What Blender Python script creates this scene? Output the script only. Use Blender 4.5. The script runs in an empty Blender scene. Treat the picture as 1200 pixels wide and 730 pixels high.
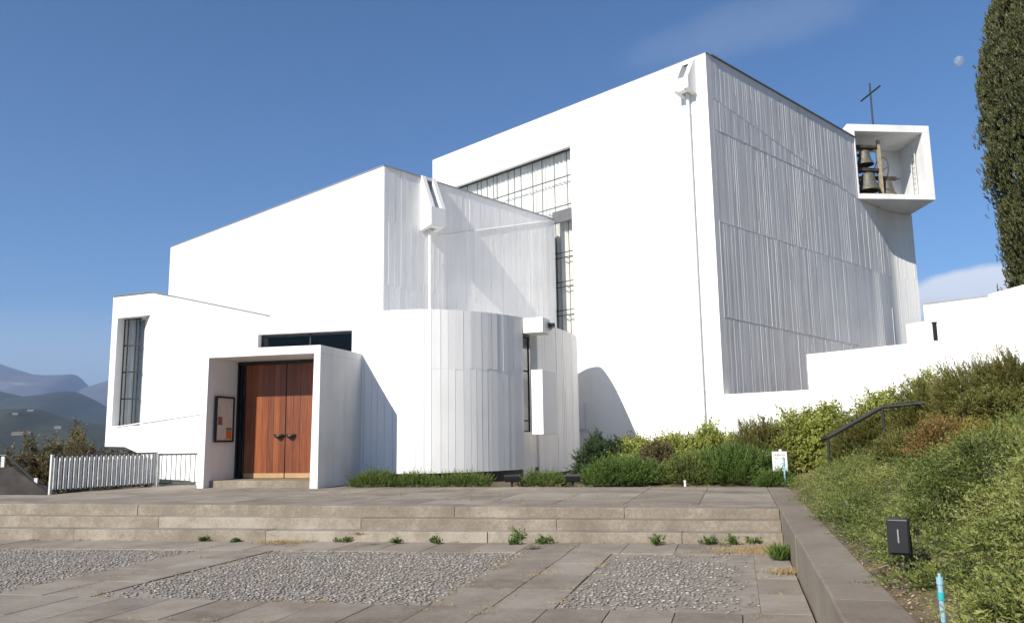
import bpy, bmesh, math, random
import numpy as np
from mathutils import Vector, noise as mnoise
random.seed(11); RNG = np.random.default_rng(11)
rad = math.radians
SC = bpy.context.scene
COL = SC.collection

# ------------------------------------------------------------------ camera maths (pixel of the 1200x730 photo -> point)
F = 965.0; PITCH = rad(8.7); ROLL = rad(0.9); CAM = np.array([0, 0, 1.65])
_f = np.array([0, math.cos(PITCH), math.sin(PITCH)]); _r0 = np.array([1., 0, 0]); _u0 = np.cross(_r0, _f)
_r = math.cos(ROLL) * _r0 - math.sin(ROLL) * _u0; _u = math.sin(ROLL) * _r0 + math.cos(ROLL) * _u0
def ray(x, y):
    d = _f * F + _r * (x - 600) + _u * (365 - y); return d / np.linalg.norm(d)
def onz(x, y, z):
    d = ray(x, y); return CAM + d * (z - CAM[2]) / d[2]
def onpl(x, y, p0, az):
    a = rad(az); n = np.array([math.cos(a), -math.sin(a), 0]); d = ray(x, y)
    return CAM + d * ((np.asarray(p0) - CAM) @ n) / (d @ n)
def ondepth(x, y, Y):
    d = ray(x, y); return CAM + d * Y / d[1]
def azd(a): return np.array([math.sin(rad(a)), math.cos(rad(a)), 0.])
EU = azd(105); EV = azd(15); UP = np.array([0, 0, 1.])
def uv(u, v, z=0): return EU * u + EV * v + UP * z
SUN_AZ, SUN_EL = 40.6, 34.0            # direction the light travels to, elevation

# ------------------------------------------------------------------ materials
def nodes(name):
    m = bpy.data.materials.new(name); m.use_nodes = True
    nt = m.node_tree; return m, nt, nt.nodes['Principled BSDF']
def N(nt, t, **k):
    n = nt.nodes.new(t)
    for a, b in k.items():
        if a in n.inputs: n.inputs[a].default_value = b
        else: setattr(n, a, b)
    return n
def ramp(nt, fac, stops):
    r = nt.nodes.new('ShaderNodeValToRGB'); e = r.color_ramp.elements
    while len(e) < len(stops): e.new(0.5)
    for i, (p, c) in enumerate(stops):
        e[i].position = p; e[i].color = (*c, 1)
    nt.links.new(fac, r.inputs[0]); return r.outputs[0]
def simple(name, col, rough=0.6, metal=0, var=0.12, scale=6, bump=0.0, bscale=60):
    m, nt, b = nodes(name)
    tc = N(nt, 'ShaderNodeTexCoord'); no = N(nt, 'ShaderNodeTexNoise', Scale=scale, Detail=6)
    nt.links.new(tc.outputs['Object'], no.inputs['Vector'])
    c0 = tuple(c * (1 - var) for c in col); c1 = tuple(min(1, c * (1 + var)) for c in col)
    nt.links.new(ramp(nt, no.outputs['Fac'], [(0.3, c0), (0.7, c1)]), b.inputs['Base Color'])
    b.inputs['Roughness'].default_value = rough; b.inputs['Metallic'].default_value = metal
    if bump:
        n2 = N(nt, 'ShaderNodeTexNoise', Scale=bscale, Detail=4); nt.links.new(tc.outputs['Object'], n2.inputs['Vector'])
        bp = N(nt, 'ShaderNodeBump', Strength=bump, Distance=0.02); nt.links.new(n2.outputs['Fac'], bp.inputs['Height'])
        nt.links.new(bp.outputs[0], b.inputs['Normal'])
    return m
def white_wall(name, col, dirt, streak=0.5, bump=0.25):
    m, nt, b = nodes(name)
    tc = N(nt, 'ShaderNodeTexCoord')
    mp = N(nt, 'ShaderNodeMapping'); mp.inputs['Scale'].default_value = (3, 3, 0.25); nt.links.new(tc.outputs['Object'], mp.inputs['Vector'])
    n1 = N(nt, 'ShaderNodeTexNoise', Scale=1.2, Detail=8, Roughness=0.65); nt.links.new(mp.outputs[0], n1.inputs['Vector'])
    n2 = N(nt, 'ShaderNodeTexNoise', Scale=0.6, Detail=8); nt.links.new(tc.outputs['Object'], n2.inputs['Vector'])
    mx = N(nt, 'ShaderNodeMath', operation='MULTIPLY'); nt.links.new(n1.outputs['Fac'], mx.inputs[0]); nt.links.new(n2.outputs['Fac'], mx.inputs[1])
    nt.links.new(ramp(nt, mx.outputs[0], [(0.12, dirt), (0.12 + 0.2 * streak, col)]), b.inputs['Base Color'])
    b.inputs['Roughness'].default_value = 0.6
    n3 = N(nt, 'ShaderNodeTexNoise', Scale=9, Detail=6); nt.links.new(mp.outputs[0], n3.inputs['Vector'])
    bp = N(nt, 'ShaderNodeBump', Strength=bump, Distance=0.02); nt.links.new(n3.outputs['Fac'], bp.inputs['Height'])
    nt.links.new(bp.outputs[0], b.inputs['Normal'])
    return m
def concrete(name, stops, attr=True, scale=1.3):
    m, nt, b = nodes(name)
    tc = N(nt, 'ShaderNodeTexCoord')
    n1 = N(nt, 'ShaderNodeTexNoise', Scale=scale, Detail=10, Roughness=0.7); nt.links.new(tc.outputs['Object'], n1.inputs['Vector'])
    n2 = N(nt, 'ShaderNodeTexNoise', Scale=22, Detail=12, Roughness=0.85); nt.links.new(tc.outputs['Object'], n2.inputs['Vector'])
    a = N(nt, 'ShaderNodeMath', operation='MULTIPLY_ADD'); nt.links.new(n2.outputs['Fac'], a.inputs[0]); a.inputs[1].default_value = 0.85
    nt.links.new(n1.outputs['Fac'], a.inputs[2])
    s = a.outputs[0]
    if attr:
        at = N(nt, 'ShaderNodeAttribute', attribute_name='rnd')
        a2 = N(nt, 'ShaderNodeMath', operation='MULTIPLY_ADD'); nt.links.new(at.outputs['Fac'], a2.inputs[0]); a2.inputs[1].default_value = 0.26
        nt.links.new(s, a2.inputs[2]); s = a2.outputs[0]
    sub = N(nt, 'ShaderNodeMath', operation='SUBTRACT'); nt.links.new(s, sub.inputs[0]); sub.inputs[1].default_value = 0.53
    nt.links.new(ramp(nt, sub.outputs[0], stops), b.inputs['Base Color'])
    b.inputs['Roughness'].default_value = 0.85
    bp = N(nt, 'ShaderNodeBump', Strength=0.55, Distance=0.012); nt.links.new(n2.outputs['Fac'], bp.inputs['Height'])
    nt.links.new(bp.outputs[0], b.inputs['Normal'])
    return m
def leafmat(name, stops, trans=0.25, nscale=1.5, rough=0.55):
    m, nt, b = nodes(name)
    at = N(nt, 'ShaderNodeAttribute', attribute_name='rnd')
    tc = N(nt, 'ShaderNodeTexCoord'); n1 = N(nt, 'ShaderNodeTexNoise', Scale=nscale, Detail=4); nt.links.new(tc.outputs['Object'], n1.inputs['Vector'])
    a = N(nt, 'ShaderNodeMath', operation='MULTIPLY_ADD'); nt.links.new(at.outputs['Fac'], a.inputs[0]); a.inputs[1].default_value = 0.6
    k = N(nt, 'ShaderNodeMath', operation='MULTIPLY'); nt.links.new(n1.outputs['Fac'], k.inputs[0]); k.inputs[1].default_value = 0.4
    nt.links.new(k.outputs[0], a.inputs[2])
    c = ramp(nt, a.outputs[0], stops)
    nt.links.new(c, b.inputs['Base Color']); b.inputs['Roughness'].default_value = rough
    tr = N(nt, 'ShaderNodeBsdfTranslucent'); nt.links.new(c, tr.inputs['Color'])
    mx = N(nt, 'ShaderNodeMixShader', Fac=trans); nt.links.new(b.outputs[0], mx.inputs[1]); nt.links.new(tr.outputs[0], mx.inputs[2])
    nt.links.new(mx.outputs[0], nt.nodes['Material Output'].inputs['Surface'])
    return m
def wood(name):
    m, nt, b = nodes(name)
    tc = N(nt, 'ShaderNodeTexCoord'); at = N(nt, 'ShaderNodeAttribute', attribute_name='rnd')
    mp = N(nt, 'ShaderNodeMapping'); mp.inputs['Scale'].default_value = (14, 14, 0.7); nt.links.new(tc.outputs['Object'], mp.inputs['Vector'])
    n1 = N(nt, 'ShaderNodeTexNoise', Scale=2.2, Detail=8, Roughness=0.6, Distortion=0.4); nt.links.new(mp.outputs[0], n1.inputs['Vector'])
    a = N(nt, 'ShaderNodeMath', operation='MULTIPLY_ADD'); nt.links.new(at.outputs['Fac'], a.inputs[0]); a.inputs[1].default_value = 0.45
    nt.links.new(n1.outputs['Fac'], a.inputs[2])
    nt.links.new(ramp(nt, a.outputs[0], [(0.3, (0.045, 0.010, 0.002)), (0.62, (0.155, 0.036, 0.007)), (1.0, (0.28, 0.078, 0.016))]), b.inputs['Base Color'])
    b.inputs['Roughness'].default_value = 0.42
    bp = N(nt, 'ShaderNodeBump', Strength=0.2, Distance=0.005); nt.links.new(n1.outputs['Fac'], bp.inputs['Height']); nt.links.new(bp.outputs[0], b.inputs['Normal'])
    return m
def glass(name, tint, trans):
    m, nt, b = nodes(name)
    g = N(nt, 'ShaderNodeBsdfGlossy', Roughness=0.03); g.inputs['Color'].default_value = (trans, trans, trans, 1)
    t = N(nt, 'ShaderNodeBsdfTransparent'); t.inputs['Color'].default_value = (*tint, 1)
    lw = N(nt, 'ShaderNodeLayerWeight', Blend=.5); pw = N(nt, 'ShaderNodeMath', operation='POWER'); nt.links.new(lw.outputs['Facing'], pw.inputs[0]); pw.inputs[1].default_value = 4
    fr = N(nt, 'ShaderNodeMath', operation='MULTIPLY_ADD'); nt.links.new(pw.outputs[0], fr.inputs[0]); fr.inputs[1].default_value = .8; fr.inputs[2].default_value = .04
    mx = N(nt, 'ShaderNodeMixShader'); nt.links.new(fr.outputs[0], mx.inputs[0]); nt.links.new(t.outputs[0], mx.inputs[1]); nt.links.new(g.outputs[0], mx.inputs[2])
    nt.links.new(mx.outputs[0], nt.nodes['Material Output'].inputs['Surface'])
    return m
M = dict(
    white=white_wall('white_paint', (0.85, 0.845, 0.83), (0.76, 0.75, 0.73)),
    white_board=white_wall('white_board_paint', (0.83, 0.83, 0.82), (0.70, 0.70, 0.69), 0.8, 0.4),
    drum=white_wall('white_drum_paint', (0.86, 0.855, 0.845), (0.79, 0.785, 0.77), 0.6, 0.15),
    grey_board=white_wall('silver_grey_paint', (0.82, 0.815, 0.805), (0.72, 0.715, 0.705), 0.9, 0.4),
    pale_board=white_wall('pale_grey_paint', (0.83, 0.825, 0.815), (0.72, 0.715, 0.71), 0.9, 0.4),
    coping=simple('coping_metal', (0.16, 0.16, 0.165), 0.6),
    pave=concrete('paving_concrete', [(0.14, (0.10, 0.078, 0.056)), (0.42, (0.205, 0.168, 0.129)), (0.72, (0.315, 0.272, 0.22))]),
    step=concrete('step_concrete', [(0.14, (0.085, 0.066, 0.046)), (0.34, (0.155, 0.125, 0.092)), (0.52, (0.22, 0.182, 0.138)), (0.72, (0.35, 0.305, 0.245))], True, 0.9),
    wallc=concrete('wall_concrete', [(0.12, (0.105, 0.080, 0.057)), (0.4, (0.195, 0.156, 0.117)), (0.75, (0.285, 0.24, 0.188))], True, 1.1),
    joint=simple('joint_soil', (0.085, 0.066, 0.045), 0.95, 0, 0.4, 8, 0.5),
    bed=simple('pebble_mortar', (0.265, 0.228, 0.185), 0.95, 0, 0.25, 5, 0.6, 80),
    soil=simple('garden_soil', (0.13, 0.095, 0.055), 0.95, 0, 0.45, 4, 0.8, 30),
    wood=wood('door_wood'), kick=simple('pale_wood', (0.42, 0.26, 0.12), 0.5),
    timber=simple('old_timber', (0.36, 0.30, 0.21), 0.8, 0, 0.3, 12),
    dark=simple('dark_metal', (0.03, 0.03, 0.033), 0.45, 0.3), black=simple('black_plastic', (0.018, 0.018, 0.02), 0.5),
    bronze=simple('bell_bronze', (0.13, 0.125, 0.10), 0.6, 0.35, 0.25, 10), rust=simple('bell_iron', (0.07, 0.055, 0.045), 0.7, 0.3, 0.3),
    curtain=simple('curtain_cloth', (0.86, 0.84, 0.79), 0.9, 0, 0.05, 3), panel_grey=simple('slate_panel', (0.13, 0.13, 0.14), 0.7),
    rail=simple('white_railing_paint', (0.64, 0.63, 0.60), 0.5, 0, 0.15), railtop=simple('dark_rail_paint', (0.09, 0.085, 0.08), 0.6),
    glass=glass('window_glass', (0.93, 0.94, 0.94), 0.8), dglass=glass('dark_window_glass', (0.6, 0.6, 0.6), 0.3),
    inside=simple('interior_plaster', (0.10, 0.10, 0.10), 0.9), board=simple('notice_paper', (0.62, 0.56, 0.50), 0.7),
    orange=simple('orange_paper', (0.62, 0.16, 0.04), 0.6), red=simple('red_print', (0.38, 0.08, 0.06), 0.6), ink=simple('grey_ink', (0.16, 0.16, 0.17), 0.7),
    sign=simple('white_sign_enamel', (0.82, 0.82, 0.80), 0.4, 0, 0.04), pvc=simple('pale_blue_pipe', (0.27, 0.46, 0.56), 0.35, 0, 0.08), teal=simple('teal_coupling', (0.05, 0.42, 0.47), 0.35),
    grey=simple('grey_fitting', (0.30, 0.30, 0.31), 0.5), lens=simple('lamp_glass', (0.02, 0.02, 0.022), 0.3),
    bark=simple('bark', (0.10, 0.07, 0.05), 0.9, 0, 0.3, 10), straw=leafmat('dry_straw', [(0.1, (0.25, 0.17, 0.07)), (0.9, (0.50, 0.38, 0.20))], 0.15),
    juniper=leafmat('juniper_leaf', [(0.1, (0.036, 0.052, 0.010)), (0.5, (0.145, 0.182, 0.038)), (0.82, (0.28, 0.29, 0.078)), (1, (0.38, 0.32, 0.13))], 0.2),
    rosemary=leafmat('fresh_green_leaf', [(0.1, (0.04, 0.075, 0.012)), (0.6, (0.12, 0.19, 0.034)), (1, (0.22, 0.28, 0.07))], 0.25),
    strip=leafmat('strip_leaf', [(0.1, (0.05, 0.08, 0.014)), (0.6, (0.16, 0.225, 0.045)), (1, (0.29, 0.32, 0.10))], 0.3),
    lime=leafmat('lime_leaf', [(0.1, (0.14, 0.17, 0.03)), (0.6, (0.36, 0.39, 0.08)), (1, (0.56, 0.56, 0.18))], 0.35),
    deep=leafmat('deep_green_leaf', [(0.1, (0.016, 0.036, 0.010)), (0.7, (0.05, 0.088, 0.026)), (1, (0.10, 0.13, 0.05))], 0.2),
    olive=leafmat('olive_leaf', [(0.1, (0.05, 0.055, 0.010)), (0.6, (0.155, 0.152, 0.03)), (1, (0.27, 0.225, 0.06))], 0.2),
    rusty=leafmat('rusty_leaf', [(0.1, (0.11, 0.075, 0.02)), (0.6, (0.25, 0.155, 0.04)), (1, (0.36, 0.24, 0.08))], 0.25),
    yellow=leafmat('yellow_leaf', [(0.1, (0.14, 0.13, 0.02)), (0.6, (0.30, 0.24, 0.04)), (1, (0.48, 0.38, 0.08))], 0.3),
    brownish=leafmat('brown_leaf', [(0.1, (0.05, 0.032, 0.018)), (0.42, (0.13, 0.085, 0.04)), (0.62, (0.15, 0.14, 0.05)), (1, (0.24, 0.22, 0.08))], 0.2),
    cypress=leafmat('cypress_leaf', [(0.1, (0.028, 0.034, 0.008)), (0.6, (0.085, 0.092, 0.026)), (1, (0.18, 0.165, 0.06))], 0.1, 0.6),
)

# ------------------------------------------------------------------ mesh building
ORG = {}
def tag(o, label=None, cat=None, group=None, kind=None):
    if label: o['label'] = label
    if cat: o['category'] = cat
    if group: o['group'] = group
    if kind: o['kind'] = kind
    return o
def empty(name, loc, label=None, cat=None, group=None):
    o = bpy.data.objects.new(name, None); COL.objects.link(o); o.location = loc; o.empty_display_size = 0.2
    ORG[o.name] = np.array(loc, float); return tag(o, label, cat, group)
class MB:
    def __init__(s): s.v = []; s.f = []; s.r = []; s.cur = 0.5
    def pts(s, P):
        i = len(s.v); s.v += [tuple(map(float, p)) for p in P]; s.r += [s.cur] * len(P); return i
    def face(s, P): i = s.pts(P); s.f.append(tuple(range(i, i + len(P))))
    def hexa(s, b, t):          # bottom 4, top 4 (same order)
        i = s.pts(list(b) + list(t)); n = len(b)
        s.f.append(tuple(i + k for k in reversed(range(n)))); s.f.append(tuple(i + n + k for k in range(n)))
        for k in range(n): s.f.append((i + k, i + (k + 1) % n, i + n + (k + 1) % n, i + n + k))
    def extrude(s, P, vec):     # polygon swept along vec
        P = [np.asarray(p, float) for p in P]; s.hexa(P, [p + vec for p in P])
    def box(s, o, a, b, c):     # origin corner and three edge vectors
        o = np.asarray(o, float); s.hexa([o, o + a, o + a + b, o + b], [o + c, o + a + c, o + a + b + c, o + b + c])
    def cbox(s, c, sx, sy, sz, rz=0):  # centred base
        ca, sa = math.cos(rz), math.sin(rz); a = np.array([ca, sa, 0]); b = np.array([-sa, ca, 0])
        c = np.asarray(c, float); s.box(c - a * sx / 2 - b * sy / 2, a * sx, b * sy, UP * sz)
    def tube(s, A, B, r0, r1=None, n=10, caps=True):
        A = np.asarray(A, float); B = np.asarray(B, float); r1 = r0 if r1 is None else r1
        d = B - A; d /= np.linalg.norm(d); x = np.cross(d, [0, 0, 1.] if abs(d[2]) < .9 else [1., 0, 0]); x /= np.linalg.norm(x); y = np.cross(d, x)
        ra = [A + r0 * (x * math.cos(2 * math.pi * k / n) + y * math.sin(2 * math.pi * k / n)) for k in range(n)]
        rb = [B + r1 * (x * math.cos(2 * math.pi * k / n) + y * math.sin(2 * math.pi * k / n)) for k in range(n)]
        s.hexa(ra, rb)
    def lathe(s, c, prof, n=20, axis=UP):
        c = np.asarray(c, float); i0 = len(s.v)
        d = np.asarray(axis, float); x = np.cross(d, [0, 0, 1.] if abs(d[2]) < .9 else [1., 0, 0]); x /= np.linalg.norm(x); y = np.cross(d, x)
        for r, z in prof: s.pts([c + d * z + r * (x * math.cos(2 * math.pi * k / n) + y * math.sin(2 * math.pi * k / n)) for k in range(n)])
        for j in range(len(prof) - 1):
            for k in range(n): s.f.append((i0 + j * n + k, i0 + j * n + (k + 1) % n, i0 + (j + 1) * n + (k + 1) % n, i0 + (j + 1) * n + k))
    def build(s, name, mat, parent=None, smooth=False, bevel=0):
        V = np.array(s.v, float); o = mesh_obj(name, V, s.f, mat, parent, np.array(s.r, float))
        if smooth:
            for p in o.data.polygons: p.use_smooth = True
        bm = bmesh.new(); bm.from_mesh(o.data); bmesh.ops.recalc_face_normals(bm, faces=bm.faces); bm.to_mesh(o.data); bm.free()
        if bevel:
            md = o.modifiers.new('bevel', 'BEVEL'); md.width = bevel; md.segments = 2; md.limit_method = 'ANGLE'
        return o
def mesh_obj(name, V, faces, mat, parent=None, rnd=None):
    if parent is not None: org = ORG[parent.name]
    else:
        org = (V.max(0) + V.min(0)) / 2; org[2] = V[:, 2].min()
    me = bpy.data.meshes.new(name)
    if isinstance(faces, np.ndarray):
        V2 = (V - org).astype(np.float32); k = faces.shape[1]
        me.vertices.add(len(V2)); me.vertices.foreach_set('co', V2.ravel())
        me.loops.add(faces.size); me.loops.foreach_set('vertex_index', faces.ravel().astype(np.int32))
        me.polygons.add(len(faces)); me.polygons.foreach_set('loop_start', np.arange(0, faces.size, k, dtype=np.int32))
        me.update(calc_edges=True)
    else:
        me.from_pydata((V - org).tolist(), [], faces); me.update()
    if rnd is not None:
        at = me.attributes.new('rnd', 'FLOAT', 'POINT'); at.data.foreach_set('value', rnd.astype(np.float32))
    o = bpy.data.objects.new(name, me); COL.objects.link(o); me.materials.append(mat)
    ORG[o.name] = org
    if parent is not None: o.parent = parent
    else: o.location = org
    return o

# ------------------------------------------------------------------ the setting: plaza, steps, terrace
def plz(u): return 0.06 + 0.012 * (u - 0.57)            # the lower plaza falls slightly to the left
VB, V0, TR = 12.95, 13.65, 0.35
def slabs(mb, u0, u1, v0, v1, du, dv, zf, gap=0.004, stag=0.0, t=0.05):
    nu = max(1, round((u1 - u0) / du)); nv = max(1, round((v1 - v0) / dv)); du = (u1 - u0) / nu; dv = (v1 - v0) / nv
    for i in range(nu):
        for j in range(nv):
            a, b, c, d = u0 + i * du + gap, u0 + (i + 1) * du - gap, v0 + j * dv + gap, v0 + (j + 1) * dv - gap
            mb.cur = random.random()
            dz = random.uniform(-.002, .003); tl = [random.uniform(-.002, .002) for _ in range(4)]
            q = [(a, c), (b, c), (b, d), (a, d)]
            mb.hexa([uv(x, y, zf(x) - t) for x, y in q], [uv(x, y, zf(x) + dz + e) for (x, y), e in zip(q, tl)])
mb = MB()
mb.hexa([uv(x, y, plz(x) - .5) for x, y in ((-30, -9), (.57, -9), (.57, VB + .1), (-30, VB + .1))], [uv(x, y, plz(x) - .03) for x, y in ((-30, -9), (.57, -9), (.57, VB + .1), (-30, VB + .1))])
o = mb.build('plaza', M['joint']); tag(o, kind='structure')
mb = MB()
UC = [(-30, -8.4), (-7.1, -3.03), (-1.78, .12)]          # pebble panels in u
slabs(mb, -30, .56, 11.85, VB - .01, .75, 1.05, plz)
for a, b in ((-8.4, -7.1), (-3.03, -1.78)): slabs(mb, a, b, 8.02, 11.85, .62, .98, plz)
slabs(mb, .12, .56, 8.02, 11.85, .44, 1.0, plz)
for j in range(7): slabs(mb, -30, .56, 8.02 - (j + 1) * 1.0, 8.02 - j * 1.0, .6, 1.0, plz)
slabs(mb, -30, .56, -9, 1.02, .6, 1.0, plz)
o = mb.build('paving', M['pave'], bevel=0.004); tag(o, kind='structure')
mb = MB()
for (a, b), vt in zip(UC, (11.85, 11.85, 11.85)):
    q = [(a, 8.02), (b, 8.02), (b, vt), (a, vt)]
    mb.hexa([uv(x, y, plz(x) - .08) for x, y in q], [uv(x, y, plz(x) - .012) for x, y in q])
o = mb.build('pebble_bed', M['bed']); tag(o, kind='structure')
# pebbles: rounded stones set in the mortar, more washed out towards the panel edges
def ico():
    bm = bmesh.new(); bmesh.ops.create_icosphere(bm, subdivisions=1, radius=1); V = np.array([v.co[:] for v in bm.verts]); Fc = np.array([[v.index for v in f.verts] for f in bm.faces]); bm.free(); return V, Fc
IV, IF = ico()
def pebbles():
    P = []
    for (a, b) in ((-17, -8.4), (-7.1, -3.03), (-1.78, .12)):
        st = 0.048
        gu, gv = np.meshgrid(np.arange(a + .04, b - .02, st), np.arange(8.06, 11.82, st)); n = gu.size
        u_ = gu.ravel() + RNG.uniform(-.03, .03, n); v_ = gv.ravel() + RNG.uniform(-.03, .03, n)
        keep = np.ones(n, bool)
        w = np.array([mnoise.noise((x * .8, y * .8, 3.1)) for x, y in zip(u_, v_)])
        dens = np.clip(.82 + w * .9, .2, .95)
        if b > 0: dens *= np.clip(1.05 - np.maximum(0, u_ + .75) * 1.2, .08, 1) * np.clip(.45 + (11.3 - v_), .2, 1)
        if a < -9: dens *= .75
        eg = np.minimum(np.minimum(u_ - a, b - u_), np.minimum(v_ - 8.02, 11.85 - v_)); dens *= np.clip(.35 + eg * 1.6 + w * .5, .1, 1)
        keep = RNG.random(n) < dens
        P.append(np.stack([u_[keep], v_[keep]], 1))
    P = np.concatenate(P); n = len(P)
    sx = RNG.uniform(.011, .029, n); sy = sx * RNG.uniform(.6, 1, n); sz = RNG.uniform(.003, .0075, n); th = RNG.uniform(0, 6.28, n)
    V = IV[None] * np.stack([sx, sy, sz], 1)[:, None] * (1 + RNG.uniform(-.18, .18, (n, len(IV), 1)))
    c, s = np.cos(th)[:, None], np.sin(th)[:, None]
    U = V[..., 0] * c - V[..., 1] * s + P[:, :1]; W = V[..., 0] * s + V[..., 1] * c + P[:, 1:]
    Z = V[..., 2] + (0.06 + .012 * (P[:, :1] - .57)) - .004
    X = U[..., None] * EU + W[..., None] * EV + Z[..., None] * UP
    Fs = (IF[None] + (np.arange(n) * len(IV))[:, None, None]).reshape(-1, 3)
    r = np.repeat(RNG.random(n), len(IV))
    m, nt, b = nodes('pebble_stone'); at = N(nt, 'ShaderNodeAttribute', attribute_name='rnd')
    nt.links.new(ramp(nt, at.outputs['Fac'], [(0, (.19, .165, .142)), (.5, (.27, .24, .21)), (.86, (.345, .315, .285)), (1, (.55, .52, .49))]), b.inputs['Base Color']); b.inputs['Roughness'].default_value = .6
    o = mesh_obj('pebbles', X.reshape(-1, 3), Fs, m, None, r)
    o.data.polygons.foreach_set('use_smooth', np.ones(len(o.data.polygons), bool))
    tag(o, 'grey and white pebbles set in mortar in panels between the concrete slabs', 'pebbles', kind='stuff')
pebbles()
# steps: three broad concrete steps made of long cast blocks
mb = MB()
for k in range(3):
    vf = VB + k * TR; vb = vf + (TR if k < 2 else .55); us = [-30.0]
    while us[-1] < .5: us.append(us[-1] + random.uniform(2.2, 4.6))
    us[-1] = .565
    if us[-1] - us[-2] < .8: us.pop(-2)
    for a, b in zip(us[:-1], us[1:]):
        mb.cur = random.random()
        def tz(x): 
            z0 = plz(x); return z0 + (0.5 - z0) * (k + 1) / 3
        dv = random.uniform(-.012, .012); dz = random.uniform(-.006, .004)
        m = max(2, int((b - a) / .11)); i0 = len(mb.v)
        for e in range(m + 1):
            x = a + .005 + (b - a - .01) * e / m; n1 = mnoise.noise((x * 1.3, k * 7.1, 0)); n2 = mnoise.noise((x * 7, k * 5.3, 3))
            ch = .010 + .007 * abs(n2) + (.022 * max(0, n2 - .42) * 3); zt_ = tz(x) + dz + .004 * n1; y = vf + dv + .006 * n1
            mb.pts([uv(x, y, plz(x) - .2), uv(x, y + .003 * n2, zt_ - ch), uv(x, y + ch * .35, zt_ - ch * .3), uv(x, y + ch * 1.1, zt_), uv(x, vb - .004, zt_), uv(x, vb - .004, plz(x) - .2)])
        for e in range(m):
            for h in range(6): mb.f.append((i0 + e * 6 + h, i0 + e * 6 + (h + 1) % 6, i0 + (e + 1) * 6 + (h + 1) % 6, i0 + (e + 1) * 6 + h))
        mb.f.append(tuple(i0 + h for h in range(6))); mb.f.append(tuple(i0 + m * 6 + h for h in reversed(range(6))))
o = mb.build('stone_steps', M['step']); tag(o, kind='structure')
# upper terrace
mb = MB()
mb.hexa([uv(x, y, -.4) for x, y in ((-30, V0 + .3), (1.0, V0 + .3), (1.0, 19.2), (-15.5, 19.4), (-15.7, 16.1), (-30, 16.1))], [uv(x, y, .465) for x, y in ((-30, V0 + .3), (1.0, V0 + .3), (1.0, 19.2), (-15.5, 19.4), (-15.7, 16.1), (-30, 16.1))])
mb.hexa([uv(x, y, -.4) for x, y in ((-15.5, 19.41), (-9, 19.3), (-9, 21.3), (-13.2, 21.3))], [uv(x, y, .46) for x, y in ((-15.5, 19.41), (-9, 19.3), (-9, 21.3), (-13.2, 21.3))])
o = mb.build('terrace', M['joint']); tag(o, kind='structure')
mb = MB()
f5 = lambda x: .5
slabs(mb, -30, -15.6, V0 + .56, 16.08, 1.25, .85, f5); slabs(mb, -15.6, .56, V0 + .56, 19.1, 1.25, .98, f5)
slabs(mb, -15.2, -9.0, 19.1, 20.2, 1.25, 1.0, f5)
o = mb.build('terrace_paving', M['pave'], bevel=0.004); tag(o, kind='structure')
# low concrete wall beside the steps
mb = MB()
for a, b in ((-6, 1.2), (1.2, 6.35), (6.35, 10.2), (10.2, 14.4), (14.4, 19.0)):
    mb.cur = random.random(); k = .01 if a == 6.35 else 0
    q = [(.57 + k, a + .004), (1.0, a + .004), (1.0, b - .004), (.57 + k, b - .004)]
    mb.hexa([uv(x - (.0), y, -.5) for x, y in q], [uv(x, y, .505 + random.uniform(-.002, .004)) for x, y in q])
o = mb.build('low_concrete_wall', M['wallc'], bevel=.015); tag(o, 'long low brown concrete wall running beside the steps', 'wall')

# ------------------------------------------------------------------ ground height
def gz(u, v):                                            # garden slope right of the low wall
    s = max(0.0, u - .9)
    z = .44 + .30 * s + .012 * s * s * min(1, s / 4)
    z += .05 * max(0, v - 19) * (1 if u > -3 else 0)
    z += .10 * mnoise.noise((u * .6, v * .6, 0)) * min(1, s)
    return z
mb = MB(); US = np.concatenate([np.arange(-9.2, 1.0, .6), np.arange(1.0, 14, .35), np.arange(14, 40, 3)]); 
def grid(mb, us, vs, zf):
    i0 = mb.pts([uv(u, v, zf(u, v)) for u in us for v in vs]); m = len(vs)
    for i in range(len(us) - 1):
        for j in range(m - 1):
            a = i0 + i * m + j; mb.f.append((a, a + 1, a + m + 1, a + m))
grid(mb, np.concatenate([np.arange(1.002, 14, .35), np.arange(14, 41, 3)]), np.concatenate([np.arange(-8, 19.0, .5), np.arange(19.0, 34, 1.5)]), gz)
grid(mb, np.linspace(-8.9, 1.0015, 18), np.concatenate([np.arange(19.2, 34, 1.0)]), lambda u, v: gz(u, v) if u > -3 else .44)
o = mb.build('garden_soil', M['soil'], smooth=True); tag(o, kind='structure')

def base_z(x, y):
    u = x * EU[0] + y * EU[1]; v = x * EV[0] + y * EV[1]
    d = max(0.0, min(-15.9 - u, 60.0 if v > 16 else (v - 12) * 15)) if v > 16 else max(0.0, -30 - u)
    d2 = max(0.0, v - 60); r = math.hypot(x, y)
    out = max(0.0, r - 45)
    if u < -13 and v > 20: d = max(d, .8 * min(v - 20, -13 - u) + max(0.0, -15.9 - u))
    z = -.62 - .38 * min(d, 40) - .10 * min(max(0, d - 40), 200)
    if v > 30: z -= .12 * min(v - 30, 120)
    z -= .02 * min(out, 3000)
    z += 1.5 * mnoise.noise((x * .03, y * .03, 5)) * min(1, d / 8) 
    return z
mb = MB()
rs = np.concatenate([np.arange(0, 60, 2.2), np.geomspace(60, 14000, 40)]); na = 180
pts = []
for r in rs:
    for k in range(na):
        a = 2 * math.pi * k / na; x, y = r * math.sin(a), 8 + r * math.cos(a); pts.append((x, y, base_z(x, y)))
mb.pts(pts)
for i in range(len(rs) - 1):
    for k in range(na): mb.f.append((i * na + k, i * na + (k + 1) % na, (i + 1) * na + (k + 1) % na, (i + 1) * na + k))
mt, nt, b = nodes('hillside_ground'); tc = N(nt, 'ShaderNodeTexCoord')
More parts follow.
